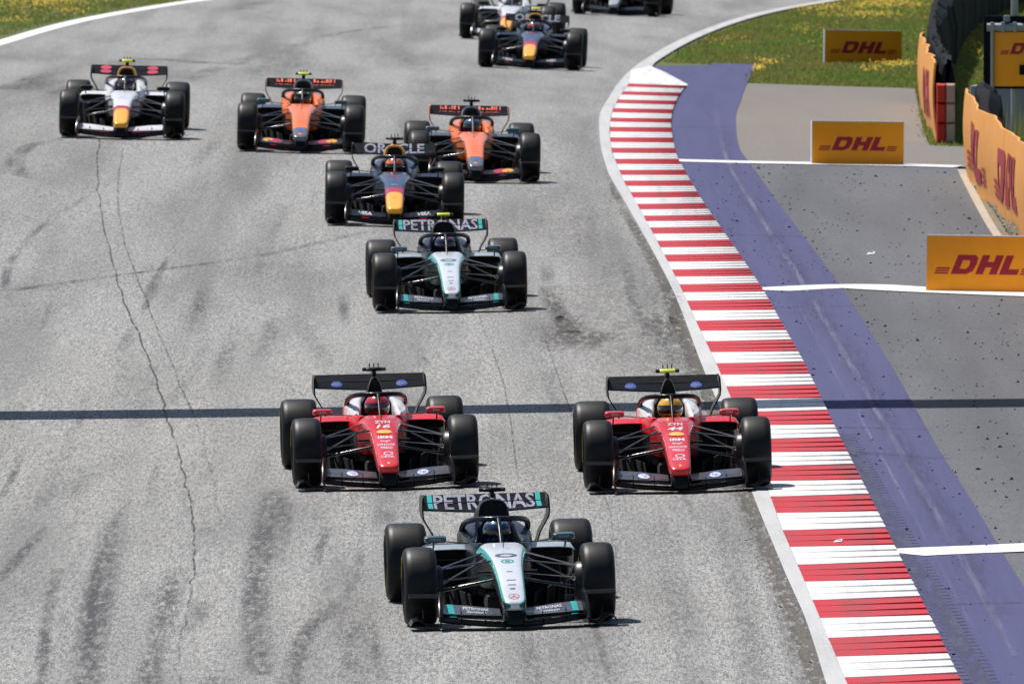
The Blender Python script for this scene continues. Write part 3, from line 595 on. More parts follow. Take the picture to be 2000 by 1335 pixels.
# ---- wings
def fw_main(x, c): a = abs(x); q = (a/.64)**1.6; return (x, -2.745+.20*q*1.0 + c*.30, .046+.046*q + .020*c - .012*math.sin(math.pi*c))
def fw_flap(x, c): a = abs(x); q = (a/.64); return (x, -2.60+.12*q + c*(.38-.02*q), .128+.026*q**1.3 + c*(.026+.034*min(1, q*1.5)) - .010*math.sin(math.pi*c))
def fw_mid(x, c): a = abs(x); q = (a/.64)**1.3; return (x, -2.68+.16*q + c*.20, .090+.036*q + .020*c)
def rw_main(x, c): q = min(1, abs(x)/.57); return (x, 1.92 + c*.34, .792 + .034*q**1.4 + (.072-.030*q**1.4)*c**1.4 - .010*math.sin(math.pi*c))
def rw_flap(x, c): return (x, 2.235 + c*.14, .862 + .068*c)
def element(name, fn, xs, th, n=8):
    m = MB(); rings = []
    for x in xs:
        up = [fn(x, k/n) for k in range(n+1)]; dn = [(p[0], p[1], p[2]-th*(.25+math.sin(math.pi*min(1, (k/n)*1.0+.05))*.9)) for k, p in list(enumerate(up))[::-1]]
        rings.append(up+dn)
    m.loft(rings); return m.mesh(name, 40)
CM['fw_main'] = element('front_wing', fw_main, np.linspace(-.64, .64, 25), .018)
for s, k in ((1, 'r'), (-1, 'l')):
    xs = np.linspace(.112, .63, 10)*s; xs = xs if s > 0 else xs[::-1]
    CM['fw_flap_'+k] = element('flap', fw_flap, xs, .012); CM['fw_mid_'+k] = element('flap', fw_mid, xs, .008)
    m = MB(); rings = []
    for y, x, z1 in ((-2.66, .655, .10), (-2.58, .650, .20), (-2.42, .640, .29), (-2.25, .628, .335), (-2.12, .622, .315), (-2.08, .62, .22)):
        rings.append([(s*(x+.020), y, .040), (s*(x+.012), y, .5*z1+.02), (s*(x+.010), y, z1-.02), (s*(x+.028), y-.01, z1), (s*(x+.018), y-.01, z1+.004), (s*(x-.002), y, z1-.02), (s*x, y, .5*z1+.02), (s*(x+.008), y, .040)])
    m.loft(rings); CM['fw_end_'+k] = m.mesh('endplate', 40)
    m = MB(); m.loft([[(s*x, y-.03*(x-.66), z+dz) for x, z, dz in ((.665, .042, 0), (.76, .044, 0), (.80, .075, 0), (.85, .105, 0), (.905, .095, 0), (.93, .05, 0), (.922, .05, 0), (.898, .085, 0), (.85, .095, 0), (.808, .068, 0), (.77, .036, 0), (.665, .034, 0))] for y in (-2.52, -2.40, -2.2, -2.10)]); CM['fw_foot_'+k] = m.mesh('footplate', 40)
    m = MB(); m.loft([[(s*x, -2.40+c*.24, z-.012*math.sin(3.1*c)+c*.02) for x, z in ((.655, .285), (.93, .290), (.93, .297), (.655, .293))] for c in (0, .3, .7, 1)]); m.loft([[(s*x, y, z) for x, z in ((.80, .09), (.808, .09), (.808, .18), (.80, .18))] for y in (-2.38, -2.22)]); CM['fw_vane_'+k] = m.mesh('dive_vane', 40)
    m = MB(); rings = []
    sec = [(.572, .935), (.580, .90), (.584, .80), (.578, .735), (.545, .675), (.50, .60), (.465, .50), (.445, .38), (.43, .20), (.42, .09)]
    for x, z in sec:
        wy = np.interp(z, [.09, .5, .72, .80, .935], [.22, .17, .20, .27, .24]); yc = np.interp(z, [.09, .6, .935], [2.02, 2.10, 2.17]); rings.append([(s*(x-.007), yc-wy, z), (s*(x+.007), yc-wy, z), (s*(x+.009), yc+wy, z), (s*(x-.005), yc+wy, z)])
    m.loft(rings); CM['rw_end_'+k] = m.mesh('endplate', 40)
for i, x in enumerate((-.47, -.26, .26, .47)):          # slot-gap separators under the flaps
    m = MB(); a, b, c, d = fw_main(x, .35), fw_flap(x, .15), fw_flap(x, .55), fw_mid(x, .9); m.loft([[(x+e, p[1], p[2]+h_) for p, h_ in ((a, .0), (b, .016), (c, .018), (d, .0))] for e in (-.005, .005)]); CM['strake%d' % i] = m.mesh('wing_strake', 30)
CM['fw_pylon'] = (lambda m: m.loft([sring(y, a, zb, zt, 20, 5) for y, a, zb, zt in ((-2.76, .07, .055, .12), (-2.72, .088, .05, .17), (-2.5, .095, .05, .19), (-2.3, .09, .07, .24))]) and m)(MB()).mesh('nose_box', 40)
CM['rw_main'] = element('rear_wing', rw_main, np.linspace(-.572, .572, 23), .020); CM['rw_flap'] = element('flap', rw_flap, np.linspace(-.570, .570, 9), .010)
m = MB()
for sx in (-1, 1): m.loft([[(sx*.09-.008, y0, z), (sx*.09+.008, y0, z), (sx*.09+.008, y1, z), (sx*.09-.008, y1, z)] for z, y0, y1 in ((.30, 1.98, 2.2), (.55, 2.0, 2.2), (.755, 2.0, 2.12))])
CM['rw_pylon'] = m.mesh('wing_pylon', 40)
m = MB(); m.box((0, 2.42, .34), (.09, .05, .14), .015); m.box((0, 2.1, .17), (.80, .5, .10), .03); CM['diffuser'] = m.mesh('diffuser', 40)
# ---- wheels, centred on their hub; outer face towards +X
def wheel_mesh(k, R, hw):
    m = MB(); p = [(hw-.045, .225), (hw-.015, .238), (hw-.002, .262), (hw, R-.085), (hw-.004, R-.05), (hw-.015, R-.024), (hw-.038, R-.008), (hw-.075, R-.001), (0, R)]
    m.lathe_x([(x, r) for x, r in p] + [(-x, r) for x, r in p[-2::-1]], 56); CM['tyre_'+k] = m.mesh('tyre', 45)
    m = MB(); m.lathe_x([(-hw+.03, .12), (-hw+.03, .228), (hw-.048, .229), (hw-.040, .222), (hw-.06, .20), (hw-.05, .14), (hw-.03, .075), (hw-.02, .05), (hw-.018, .001)], 40); CM['rim_'+k] = m.mesh('wheel', 40)
    m = MB()
    for s, q in ((1, 'o'), (-1, 'i')): m = MB(); m.lathe_x([(s*(hw+.0015), .262), (s*(hw+.0022), R-.080)], 40); CM['mark_'+k+q] = m.mesh('sidewall_marking', 40)
    m = MB(); m.lathe_x([(-hw-.055, .02), (-hw-.055, .165), (-hw-.03, .185), (-hw+.05, .19)], 28); CM['duct_'+k] = m.mesh('brake_duct', 40)
RF, RR, WF, WR = .354, .360, .150, .188
wheel_mesh('f', RF, WF); wheel_mesh('r', RR, WR)
# ---- suspension arms
ARMS = []
for s in (-1, 1):
    for i, (p, q, r, fl) in enumerate((((.150, -1.55, .553), (.640, -1.70, .500), .022, .42), ((.205, -1.02, .590), (.640, -1.68, .495), .017, .42), ((.135, -1.86, .405), (.640, -1.72, .305), .016, .9), ((.21, -1.05, .36), (.640, -1.68, .295), .015, .42),
        ((.190, -1.42, .565), (.625, -1.70, .355), .020, .42), ((.138, -1.62, .44), (.63, -1.80, .40), .012, .6))):
        m = MB(); P, Q = np.array(p)*(s, 1, 1), np.array(q)*(s, 1, 1); m.tube([P, P*.97+Q*.03, P*.5+Q*.5, Q*.97+P*.03, Q], [r*1.15, r, r*.95, r, r*1.2], 8, fl); CM['arm_%d_%d' % (i, s)] = m.mesh('suspension_arm', 50); ARMS.append('arm_%d_%d' % (i, s))
    for i, (p, q) in enumerate((((.10, 1.35, .46), (.60, 1.70, .46)), ((.10, 1.95, .44), (.60, 1.72, .45)), ((.16, 1.35, .20), (.60, 1.70, .24)))):
        m = MB(); m.tube([np.array(p)*(s, 1, 1), np.array(q)*(s, 1, 1)], .016, 8, .6); CM['arm_r%d_%d' % (i, s)] = m.mesh('suspension_arm', 50); ARMS.append('arm_r%d_%d' % (i, s))
# small sensor stub and the pitot tube in front of the cockpit
m = MB(); m.tube([(0, -.98, .64), (0, -.98, .74), (0, -1.02, .745)], .004, 6); CM['pitot'] = m.mesh('pitot_tube', 40)
for s, k in ((1, 'r'), (-1, 'l')):
    m = MB(); m.tube([(s*.15, -1.56, .455), (s*.27, -1.56, .455)], .013, 8); CM['camera_stub_'+k] = m.mesh('sensor_pod', 40)

# ---- prints shared between cars of one livery
def nose_print(key, shape, x, y, sx, sy): CM[key] = drape('lettering', shape, nose_top, x, y, sx, sy)
def fwp(s): return lambda u, v: (lambda p: (p[0], p[1]-.004, p[2]+.004))(fw_flap(u, v))
def fmp(u, v): p = fw_mid(u, v); return (p[0], p[1]-.003, p[2]+.004)
def rwp(u, v):                                     # 0..1 main plane, 1..2 flap, seen from the front
    p = rw_main(u, v) if v <= 1 else rw_flap(u, v-1); return (p[0], p[1]-.006, p[2]+.005)
def rwf(u, v): p = rw_flap(u, v); return (p[0], p[1]-.004, p[2]+.003)
def rwm(u, v): p = rw_main(u, v); return (p[0], p[1]-.004, p[2]+.004)
def rwtext(key, s, bold, su, parts=((rwm, .58, 0), (rwf, .5, 0)), cutv=.42):
    """a word printed across main plane and flap: split at the gap between the two elements"""
    v, f = text2d(s, bold)
    for name, lo, hi, fn, a, b in (('m', -.5, -.06, rwm, .30, .93), ('f', -.02, .5, rwf, .08, .95)):
        bm = bmesh.new(); vs = [bm.verts.new((*p, 0)) for p in v]
        for q in f:
            try: bm.faces.new([vs[i] for i in q])
            except ValueError: pass
        for y, no in ((lo, -1), (hi, 1)): bmesh.ops.bisect_plane(bm, geom=bm.verts[:]+bm.edges[:]+bm.faces[:], plane_co=(0, y, 0), plane_no=(0, no, 0), clear_outer=True)
        bm.verts.index_update(); bm.verts.ensure_lookup_table()
        pts = [fn(q.co.x*su, a+(b-a)*(q.co.y-lo)/(hi-lo)) for q in bm.verts]; CM[key+'_'+name] = mesh('lettering', pts, [tuple(x.index for x in q.verts) for q in bm.faces]); bm.free()
rwtext('rw_petronas', 'PETRONAS', .02, .142); rwtext('rw_oracle', 'ORACLE', .02, .165)
for i, x in enumerate((-.50, .50)):
    CM['rw_block%d' % i] = drape('colour_block', rect2d(), rwf, x, .5, .045, .9); CM['rw_blockm%d' % i] = drape('colour_block', rect2d(), rwm, x, .60, .045, .60)
    CM['rw_hpdisc%d' % i] = drape('emblem', disc2d(), rwm, x*.68, .66, .060, .32); CM['rw_hpf%d' % i] = drape('emblem', disc2d(20, 1, 1), rwf, x*.68, .30, .062, .30)
    CM['rw_hp%d' % i] = drape('lettering', text2d('hp', .01, .15), lambda u, v: (lambda p: (p[0], p[1]-.008, p[2]+.006))(rwm(u, v)), x*.68, .62, .052, .36)
    CM['rw_redblob%d' % i] = drape('emblem', disc2d(), rwm, x*.72, .70, .085, .28); CM['rw_redblobf%d' % i] = drape('emblem', disc2d(), rwf, x*.72, .45, .085, .40)
# orange lettering-like bars on the wing of the orange cars
def bars(key, fn, x0, x1, v0, v1, seed):
    r = random.Random(seed); m = MB(); x = x0
    while x < x1:
        w_ = r.choice((.014, .02, .03)); a, b = (v0, v1) if r.random() < .7 else (v0, (v0+v1)/2)
        m.add([fn(x, a), fn(x+w_, a), fn(x+w_, b), fn(x, b)], [(0, 1, 2, 3)]); x += w_ + r.choice((.012, .02, .035))
    CM[key] = m.mesh('lettering', None)
bars('rw_bars0', rwf, -.42, -.13, .15, .85, 3); bars('rw_bars1', rwf, .14, .46, .15, .85, 5); bars('rw_bars2', rwm, -.44, -.14, .72, .80, 6); bars('rw_bars3', rwm, .14, .46, .72, .80, 8)
for s, k in ((1, 'r'), (-1, 'l')):
    f_ = fwp(s)
    CM['fw_petronas_'+k] = drape('lettering', text2d('PETRONAS', .015), f_, s*.33, .74, .034, .24); CM['fw_syntium_'+k] = drape('lettering', text2d('Syntium', .015, .2), f_, s*.33, .36, .052, .38)
    CM['fw_teal_'+k] = drape('colour_block', rect2d(), f_, s*.555, .5, .055, .98); CM['fm_teal_'+k] = drape('colour_block', rect2d(), fmp, s*.545, .5, .06, .9)
    CM['fw_disc_'+k] = drape('emblem', disc2d(), f_, s*.36, .52, .064, .37); CM['fw_hp_'+k] = drape('lettering', text2d('hp', .0, .2), lambda u, v, g=f_: (lambda p: (p[0], p[1]-.003, p[2]+.003))(g(u, v)), s*.36, .52, .060, .40); CM['fw_ring_'+k] = drape('emblem_ring', ring2d(.88, 1.0), lambda u, v, g=f_: (lambda p: (p[0], p[1]-.003, p[2]+.003))(g(u, v)), s*.36, .52, .066, .38)
    CM['fm_white_'+k] = drape('colour_block', rect2d(), fmp, s*.34, .55, .26, .34); CM['fm_pink_'+k] = drape('colour_block', rect2d(), fmp, s*.37, .5, .40, .55)
    CM['fw_white_'+k] = drape('colour_panel', rect2d(), f_, s*.41, .52, .36, .80, 5)
    CM['fw_visa_'+k] = drape('lettering', text2d('VISA', .03, .15), f_, s*.40, .55, .070, .55)
    CM['fw_bullred_'+k] = drape('colour_block', disc2d(), f_, s*.36, .62, .10, .34); CM['fw_bullgold_'+k] = drape('colour_block', disc2d(), lambda u, v, g=f_: (lambda p: (p[0], p[1]-.002, p[2]+.002))(g(u, v)), s*.47, .60, .085, .30)
    CM['fm_bullred_'+k] = drape('colour_block', disc2d(), fmp, s*.40, .5, .07, .42)
    CM['fw_cheek_'+k] = drape('colour_panel', disc2d(), f_, s*.42, .55, .17, .38)
mp = lambda sx: (lambda u, v: (sx*.585 + u, -.404, .688 + v))
for s, k in ((1, 'r'), (-1, 'l')): CM['mir_zyn_'+k] = drape('lettering', text2d('ZYN', .01), mp(s), s*.0, 0, .024, .022)
for s, k in ((1, 'r'), (-1, 'l')): CM['mir_pet_'+k] = drape('lettering', text2d('PETRONAS', .0), mp(s), 0, 0, .014, .013)
tx = text2d
nose_print('n_zyn', tx('ZYN', .03), 0, -1.17, .058, .15); nose_print('n_16', tx('16', .03, .25), 0, -1.41, .13, .19); nose_print('n_44', tx('44', .03, .25), 0, -1.41, .115, .19)
nose_print('n_shellr', scallop2d(), 0, -1.67, .088, .108); CM['n_shell'] = drape('emblem', scallop2d(), lambda x, y: nose_top(x, y, .006), 0, -1.67, .076, .09)
nose_print('n_ibm', tx('IBM', .03), 0, -1.87, .073, .085)
for k, s_, y, sx in (('bingx', 'BingX', -2.00, .040), ('whoop', 'WHOOP', -2.105, .034), ('pirelli', 'PIRELLI', -2.20, .028), ('ceva', 'CEVA', -2.46, .040)): nose_print('n_'+k, tx(s_, .015), 0, y, sx, .065)
nose_print('n_ellipse', ring2d(.72, 1.0), .01, -2.37, .05, .05); nose_print('n_badge', rect2d(), 0, -2.655, .022, .05)
nose_print('n_tealring', ring2d(.75, 1.0), 0, -1.62, .06, .07); nose_print('n_tealdot', disc2d(), 0, -1.62, .024, .03); nose_print('n_grey1', ring2d(.6, 1.0), 0, -1.38, .10, .08)
CM['n_star'] = drape('emblem', star2d(), nose_top, 0, -2.60, .048, .065)
for k, y, sx, sy in (('a', -1.95, .05, .015), ('b', -2.08, .08, .018), ('c', -2.18, .08, .014), ('d', -2.30, .07, .015), ('e', -2.40, .045, .02)): nose_print('n_dash'+k, rect2d(), 0, y, sx, sy)
nose_print('n_line1', rect2d(), 0, -1.55, .11, .012); nose_print('n_line2', rect2d(), 0, -1.72, .10, .012); nose_print('n_line3', rect2d(), 0, -1.88, .10, .012); nose_print('n_line4', rect2d(), 0, -2.02, .10, .012); nose_print('n_line5', rect2d(), 0, -2.14, .10, .012)
nose_print('n_num', tx('1', .02, .1), 0, -1.20, .09, .16); nose_print('n_orc', rect2d(), 0, -1.12, .16, .06); nose_print('n_bluedot', disc2d(), .01, -2.45, .035, .06); nose_print('n_orgdot', disc2d(), -.005, -2.63, .03, .035)
hp_ = lambda u, v: (u, -.262 - .0*v + .2*u*u*2, .852 + v)
CM['halo_hp'] = drape('lettering', text2d('hp', .01, .2), hp_, 0, .0, .03, .028)

# ---- driver: one skinned body, reclined in the tub, hands at the wheel; helmet above
def skin_body():
    V = [(0, .28, .17), (0, .30, .30), (0, .26, .46), (0, .20, .55), (0, .17, .60), (.17, .24, .50), (.21, .02, .42), (.10, -.24, .52), (-.17, .24, .50), (-.21, .02, .42), (-.10, -.24, .52), (.09, .1, .18), (.10, -.45, .38), (.07, -.95, .30), (-.09, .1, .18), (-.10, -.45, .38), (-.07, -.95, .30), (.07, -1.02, .36), (-.07, -1.02, .36), (.055, -.275, .575), (-.055, -.275, .575)]
    E = [(0, 1), (1, 2), (2, 3), (3, 4), (2, 5), (5, 6), (6, 7), (2, 8), (8, 9), (9, 10), (0, 11), (11, 12), (12, 13), (0, 14), (14, 15), (15, 16), (13, 17), (16, 18), (7, 19), (10, 20)]
    Rr = [.13, .14, .15, .07, .055, .075, .05, .04, .075, .05, .04, .085, .065, .045, .085, .065, .045, .035, .035, .022, .022]
    me = bpy.data.meshes.new('body'); me.from_pydata(V, E, []); o = bpy.data.objects.new('body', me); COL.objects.link(o)
    o.modifiers.new('skin', 'SKIN'); s = o.modifiers.new('sub', 'SUBSURF'); s.levels = 1
    for i, r in enumerate(Rr): me.skin_vertices[0].data[i].radius = (r, r)
    me.skin_vertices[0].data[0].use_root = True
    r = bpy.data.meshes.new_from_object(o.evaluated_get(bpy.context.evaluated_depsgraph_get())); r.name = 'driver_body'; bpy.data.objects.remove(o); r.materials.clear()
    r.polygons.foreach_set('use_smooth', [True]*len(r.polygons)); return r
CM['body'] = skin_body()
def helm(u, v, k=1.0): return (.132*k*math.cos(v)*math.sin(u), .12 - .160*k*math.cos(v)*math.cos(u), .705 + .138*k*math.sin(v)*(1 if v > 0 else .92))
def build_helmet():
    m = MB(); n = 28; m.loft([[helm(2*math.pi*i/n, v) for i in range(n)] for v in np.linspace(-1.25, 1.54, 16)]); CM['helmet'] = m.mesh('helmet', 60)
    m = MB(); U = np.linspace(-1.25, 1.25, 17); m.loft([[helm(u, v, 1.02) for u in U] for v in np.linspace(-.32, .30, 6)], closed=False, cap0=False, cap1=False); CM['visor'] = m.mesh('visor', 60)
    m = MB(); m.loft([[helm(u, v, 1.025) for u in np.linspace(-1.3, 1.3, 15)] for v in (.32, .50, .62)], closed=False, cap0=False, cap1=False); CM['brow'] = m.mesh('brow_band', 60)
    m = MB(); m.loft([[helm(u, v, 1.02) for u in np.linspace(-.6, .6, 9)] for v in (-.95, -.75, -.5)], closed=False, cap0=False, cap1=False); CM['chin'] = m.mesh('chin_piece', 60)
build_helmet()
def helmet_mat(name, a, b):
    m, t, p, L = nodes(name); w_ = nd(t, 'TexWave'); w_.inputs['Scale'].default_value = 4.5; w_.inputs['Distortion'].default_value = 6; w_.inputs['Detail'].default_value = 1.5
    L(mapv(t, (1, 1, 1.4)), w_.inputs['Vector']); L(mix_n(t, math_n(t, 'GREATER_THAN', w_.outputs['Fac'], .62), a, b), p.inputs['Base Color'])
    p.inputs['Roughness'].default_value = .2; p.inputs['Coat Weight'].default_value = .8; return m

# ---- liveries
M['silverdim'] = paint('silver_dim', (.36, .42, .45), .3, .2)
LV = {
 'silver': dict(nose=MNOSE['silver'], tub='tub_navyblack', shoulder='navyblack', cover='black', airbox='wide', pod='pod_black', lip='silverdim', halo='navyblack', mirror='teal_dark', flap='grey', mid='wingblack', main='wingblack', endp='black', rw='wingblack', rwf='wingblack', rwe='black'),
 'red': dict(nose=MNOSE['red'], tub='tub_red', shoulder='white', cover='black', airbox='narrow', pod='pod_red', lip='red', halo='black', mirror='red', flap='grey', mid='wingblack', main='wingblack', endp='black', rw='wingblack', rwf='wingblack', rwe='black'),  # grey flap: sunlight on dark carbon, painted into the colour
 'orange': dict(nose=MNOSE['orange'], tub='tub_orange', shoulder='orange', cover='chrome', airbox='wide', pod='pod_black', lip='chrome', halo='carbon', mirror='teal_dark', flap='carbon_gloss', mid='wingblack', main='wingblack', endp='black', rw='wingblack', rwf='wingblack', rwe='orange'),
 'navy': dict(nose=MNOSE['navy'], tub='tub_navy', shoulder='navy', cover='yellow', airbox='wide', pod='pod_navy', lip='navy', halo='navyblack', mirror='black', flap='black', mid='wingblack', main='wingblack', endp='black', rw='wingblack', rwf='wingblack', rwe='black'),
 'white': dict(nose=MNOSE['white'], tub='tub_white', shoulder='white', cover='yellow', airbox='wide', pod='pod_white', lip='white', halo='carbon', mirror='black', flap='white', mid='wingblack', main='wingblack', endp='navyblack', rw='wingblack', rwf='wingblack', rwe='carbon'),
 'black': dict(nose=MNOSE['black'], tub='tub_black', shoulder='black', cover='black', airbox='wide', pod='pod_black', lip='grey', halo='black', mirror='black', flap='carbon_gloss', mid='wingblack', main='wingblack', endp='black', rw='wingblack', rwf='wingblack', rwe='black'),
}
LL, RRk = 'l', 'r'
PRINT = {   # livery -> [(host part, mesh key, material, name)]
 'silver': [('rear_wing', 'rw_petronas_m', 'printshade'), ('rw_flap', 'rw_petronas_f', 'printshade')] + [('rw_flap', 'rw_block%d' % i, 'teal') for i in (0, 1)] + [('rear_wing', 'rw_blockm%d' % i, 'teal') for i in (0, 1)]
   + [('fl_'+k, 'fw_%s_%s' % (n, k), mt) for k in 'lr' for n, mt in (('petronas', 'white'), ('syntium', 'white'), ('teal', 'teal'))] + [('fm_'+k, 'fm_teal_'+k, 'teal') for k in 'lr'] + [('mirror_'+k, 'mir_pet_'+k, 'lilac') for k in 'lr']
   + [('nose', 'n_tealring', 'teal'), ('nose', 'n_tealdot', 'teal'), ('nose', 'n_grey1', 'grey'), ('nose', 'n_star', 'dhlred'), ('nose', 'n_dasha', 'grey'), ('nose', 'n_dashc', 'grey'), ('nose', 'n_dashd', 'grey'), ('nose', 'n_dashe', 'black')],
 'red': [('nose', 'n_zyn', 'white'), ('nose', 'NUM', 'white'), ('nose', 'n_shellr', 'crimson'), ('nose', 'n_shell', 'gold'), ('nose', 'n_badge', 'gold')] + [('nose', 'n_'+k, 'white') for k in ('ibm', 'bingx', 'whoop', 'pirelli', 'ceva', 'ellipse')]
   + [('mirror_'+k, 'mir_zyn_'+k, 'white') for k in 'lr'] + [('fl_'+k, 'fw_%s_%s' % (n, k), mt) for k in 'lr' for n, mt in (('disc', 'white'), ('hp', 'blue'), ('ring', 'blue'))] + [('fm_'+k, 'fm_white_'+k, 'lilac') for k in 'lr']
   + [('rear_wing', 'rw_hpdisc%d' % i, 'blueshade') for i in (0, 1)] + [('rear_wing', 'rw_hp%d' % i, 'printshade') for i in (0, 1)] + [('halo', 'halo_hp', 'lilac')],
 'orange': [('rw_flap', 'rw_bars0', 'orange_print'), ('rw_flap', 'rw_bars1', 'orange_print'), ('rear_wing', 'rw_bars2', 'orange_print'), ('rear_wing', 'rw_bars3', 'orange_print')]
   + [('nose', 'n_line%d' % i, 'dhlred') for i in (1, 2, 3, 4, 5)] + [('nose', 'n_num', 'dhlred'), ('nose', 'n_bluedot', 'blue'), ('nose', 'n_orgdot', 'orange')] + [('fl_'+k, 'fw_cheek_'+k, 'chrome') for k in 'l'] + [('fl_'+k, 'fw_%s_%s' % (n, k), mt) for k in 'lr' for n, mt in (('bullred', 'crimson'), ('bullgold', 'yellow'))] + [('fm_'+k, 'fm_bullred_'+k, 'crimson') for k in 'lr'],
 'navy': [('rear_wing', 'rw_oracle_m', 'printshade'), ('rw_flap', 'rw_oracle_f', 'printshade')] + [('fl_r', 'fw_visa_r', 'white'), ('fl_l', 'fw_visa_l', 'white')] + [('fm_'+k, 'fm_bullred_'+k, 'crimson') for k in 'lr'] + [('nose', 'n_orc', 'crimson')] + [('nose', 'n_line1', 'grey'), ('nose', 'n_line2', 'lilac'), ('nose', 'n_dashd', 'orange')],
 'white': [('rear_wing', 'rw_redblob%d' % i, 'crimson') for i in (0, 1)] + [('rw_flap', 'rw_redblobf%d' % i, 'crimson') for i in (0, 1)] + [('fm_'+k, 'fm_pink_'+k, 'crimson') for k in 'lr'] + [('nose', 'n_line1', 'lilac'), ('nose', 'n_dasha', 'grey'), ('nose', 'n_grey1', 'lilac')],
 'black': [],
}
def place(front, rear_x):
    """car frame from the surveyed middle of the front contact patches and the column of the rear axle"""
    F = G(*front); y = F[1] + 3.395
    for _ in range(3):
        dep = y*CP - (float(H(0, y))-CAMH)*SP; x = (rear_x-1000)/FPX*dep; y = F[1] + math.sqrt(3.4**2-(x-F[0])**2)
    Rr = np.array([x, y, float(H(x, y))]); Yv = Vector(Rr-F).normalized(); mid = (F+Rr)/2
    sl = (float(H(mid[0]+.8, mid[1]))-float(H(mid[0]-.8, mid[1])))/1.6; X0 = Vector((1, 0, sl)); Z = X0.cross(Yv).normalized(); Xv = Yv.cross(Z).normalized()
    return Matrix(((Xv.x, Yv.x, Z.x, mid[0]), (Xv.y, Yv.y, Z.y, mid[1]), (Xv.z, Yv.z, Z.z, mid[2]), (0, 0, 0, 1)))
def race_car(front, rear_x, livery, pod, label, num='n_16', driver=None):
    L = LV[livery]; g = lambda k: L[k] if not isinstance(L[k], str) else M[L[k]]
    root = bpy.data.objects.new('race_car', None); COL.objects.link(root); root.empty_display_size = .5; root.matrix_world = place(front, rear_x)
    tag(root, label, 'race car', 'race cars on the track'); P = {}
    def part(key, name, me, mat, parent=root): P[key] = link(name, CM[me], parent, mat if not isinstance(mat, str) else M[mat]); return P[key]
    part('nose', 'nose', 'nose', g('nose')); part('tub', 'cockpit_tub', 'tub', g('tub')); part('nose_box', 'nose_box', 'fw_pylon', 'black')
    part('cover', 'engine_cover', 'cover_'+L['airbox'], g('cover')); part('intake', 'air_intake', 'intake_'+L['airbox'], 'dark', P['cover'])
    part('floor', 'floor', 'floor', 'dark'); part('diffuser', 'diffuser', 'diffuser', 'carbon'); part('halo', 'halo', 'halo', g('halo')); part('headrest', 'headrest', 'headrest', 'black'); part('sw', 'steering_wheel', 'steering', 'carbon')
    part('mast', 'camera_mast', 'pod_mast', 'black'); part('bar', 'camera_pod', 'camera_bar', pod); [part('barend', 'lens_housing', 'camera_end_'+k, 'black', P['bar']) for k in 'lr']
    for x in (-.045, .0, .045): a = part('ant', 'antenna', 'antenna', 'black'); a.location = (x, .76, 1.081)
    part('pitot', 'pitot_tube', 'pitot', 'black')
    for k in 'lr':
        s = 1 if k == 'r' else -1
        part('shoulder_'+k, 'cockpit_shoulder', 'shoulder_'+k, g('shoulder')); part('pod_'+k, 'sidepod', 'pod_'+k, g('pod')); part('inl', 'inlet', 'inlet_'+k, 'dark', P['pod_'+k]); part('lip_'+k, 'sidepod_lip', 'lip_'+k, g('lip'), P['pod_'+k])
        part('board_'+k, 'floor_board', 'board_'+k, 'dark'); part('mirror_'+k, 'mirror', 'mirror_'+k, g('mirror')); part('stalk', 'mirror_stalk', 'stalk_'+k, g('mirror'), P['mirror_'+k]); part('stub', 'sensor_pod', 'camera_stub_'+k, 'carbon')
    part('fw', 'front_wing', 'fw_main', g('main'))
    for k in 'lr':
        part('fl_'+k, 'front_flap', 'fw_flap_'+k, g('flap')); part('fm_'+k, 'middle_flap', 'fw_mid_'+k, g('mid')); part('fe_'+k, 'front_endplate', 'fw_end_'+k, g('endp')); part('ff_'+k, 'footplate', 'fw_foot_'+k, 'black'); part('fv_'+k, 'dive_vane', 'fw_vane_'+k, 'black')
    for i in range(4): part('strake', 'wing_strake', 'strake%d' % i, 'arm')
    part('rear_wing', 'rear_wing', 'rw_main', g('rw')); part('rw_flap', 'rear_flap', 'rw_flap', g('rwf')); part('pyl', 'wing_pylon', 'rw_pylon', 'black')
    for k in 'lr': part('re_'+k, 'rear_endplate', 'rw_end_'+k, g('rwe'))
    for a in ARMS: part('arm', 'suspension_arm', a, 'arm')
    for k, y, R_, hw in (('f', -1.7, RF, WF), ('r', 1.7, RR, WR)):
        for s in (-1, 1):
            wl = part('wheel', 'wheel', 'rim_'+k, 'rim'); wl.location = (s*(.95-hw), y, R_)
            wl.rotation_euler = (random.uniform(0, 6.28) if s > 0 else random.uniform(0, 6.28), 0, 0 if s > 0 else math.pi)
            part('tyre', 'tyre', 'tyre_'+k, 'tyre', wl); [part('mk', 'sidewall_marking', 'mark_'+k+q, 'tyreyellow', wl) for q in 'oi']
            d = part('duct', 'brake_duct', 'duct_'+k, 'carbon'); d.location = wl.location; d.rotation_euler = (0, 0, 0 if s > 0 else math.pi)
    for host, key, mt in PRINT[livery]:
        me = CM[num if key == 'NUM' else key]; link(me.name.split('.')[0], me, P[host], M[mt])
    if driver:
        suit, ha, hb, brow, lab = driver
        b = link('person', CM['body'], None, suit); b.matrix_world = root.matrix_world; tag(b, lab, 'driver', 'drivers seated in the race cars')
        h = link('helmet', CM['helmet'], b, helmet_mat('helmet_paint', ha, hb))
        link('visor', CM['visor'], h, M['visor']); link('brow_band', CM['brow'], h, brow); link('chin_piece', CM['chin'], h, M['black'])
    return root
M['visor'] = paint('visor', (.01, .012, .02), .08, 0, 1.0); M['suit_dark'] = paint('suit_dark', (.02, .022, .03), .8, 0, 0); M['suit_red'] = paint('suit_red', (.4, .01, .015), .8, 0, 0); M['suit_white'] = paint('suit_white', (.6, .6, .62), .8, 0, 0); M['suit_orange'] = paint('suit_orange', (.6, .1, .02), .8, 0, 0); M['suit_navy'] = paint('suit_navy', (.02, .03, .07), .8, 0, 0)
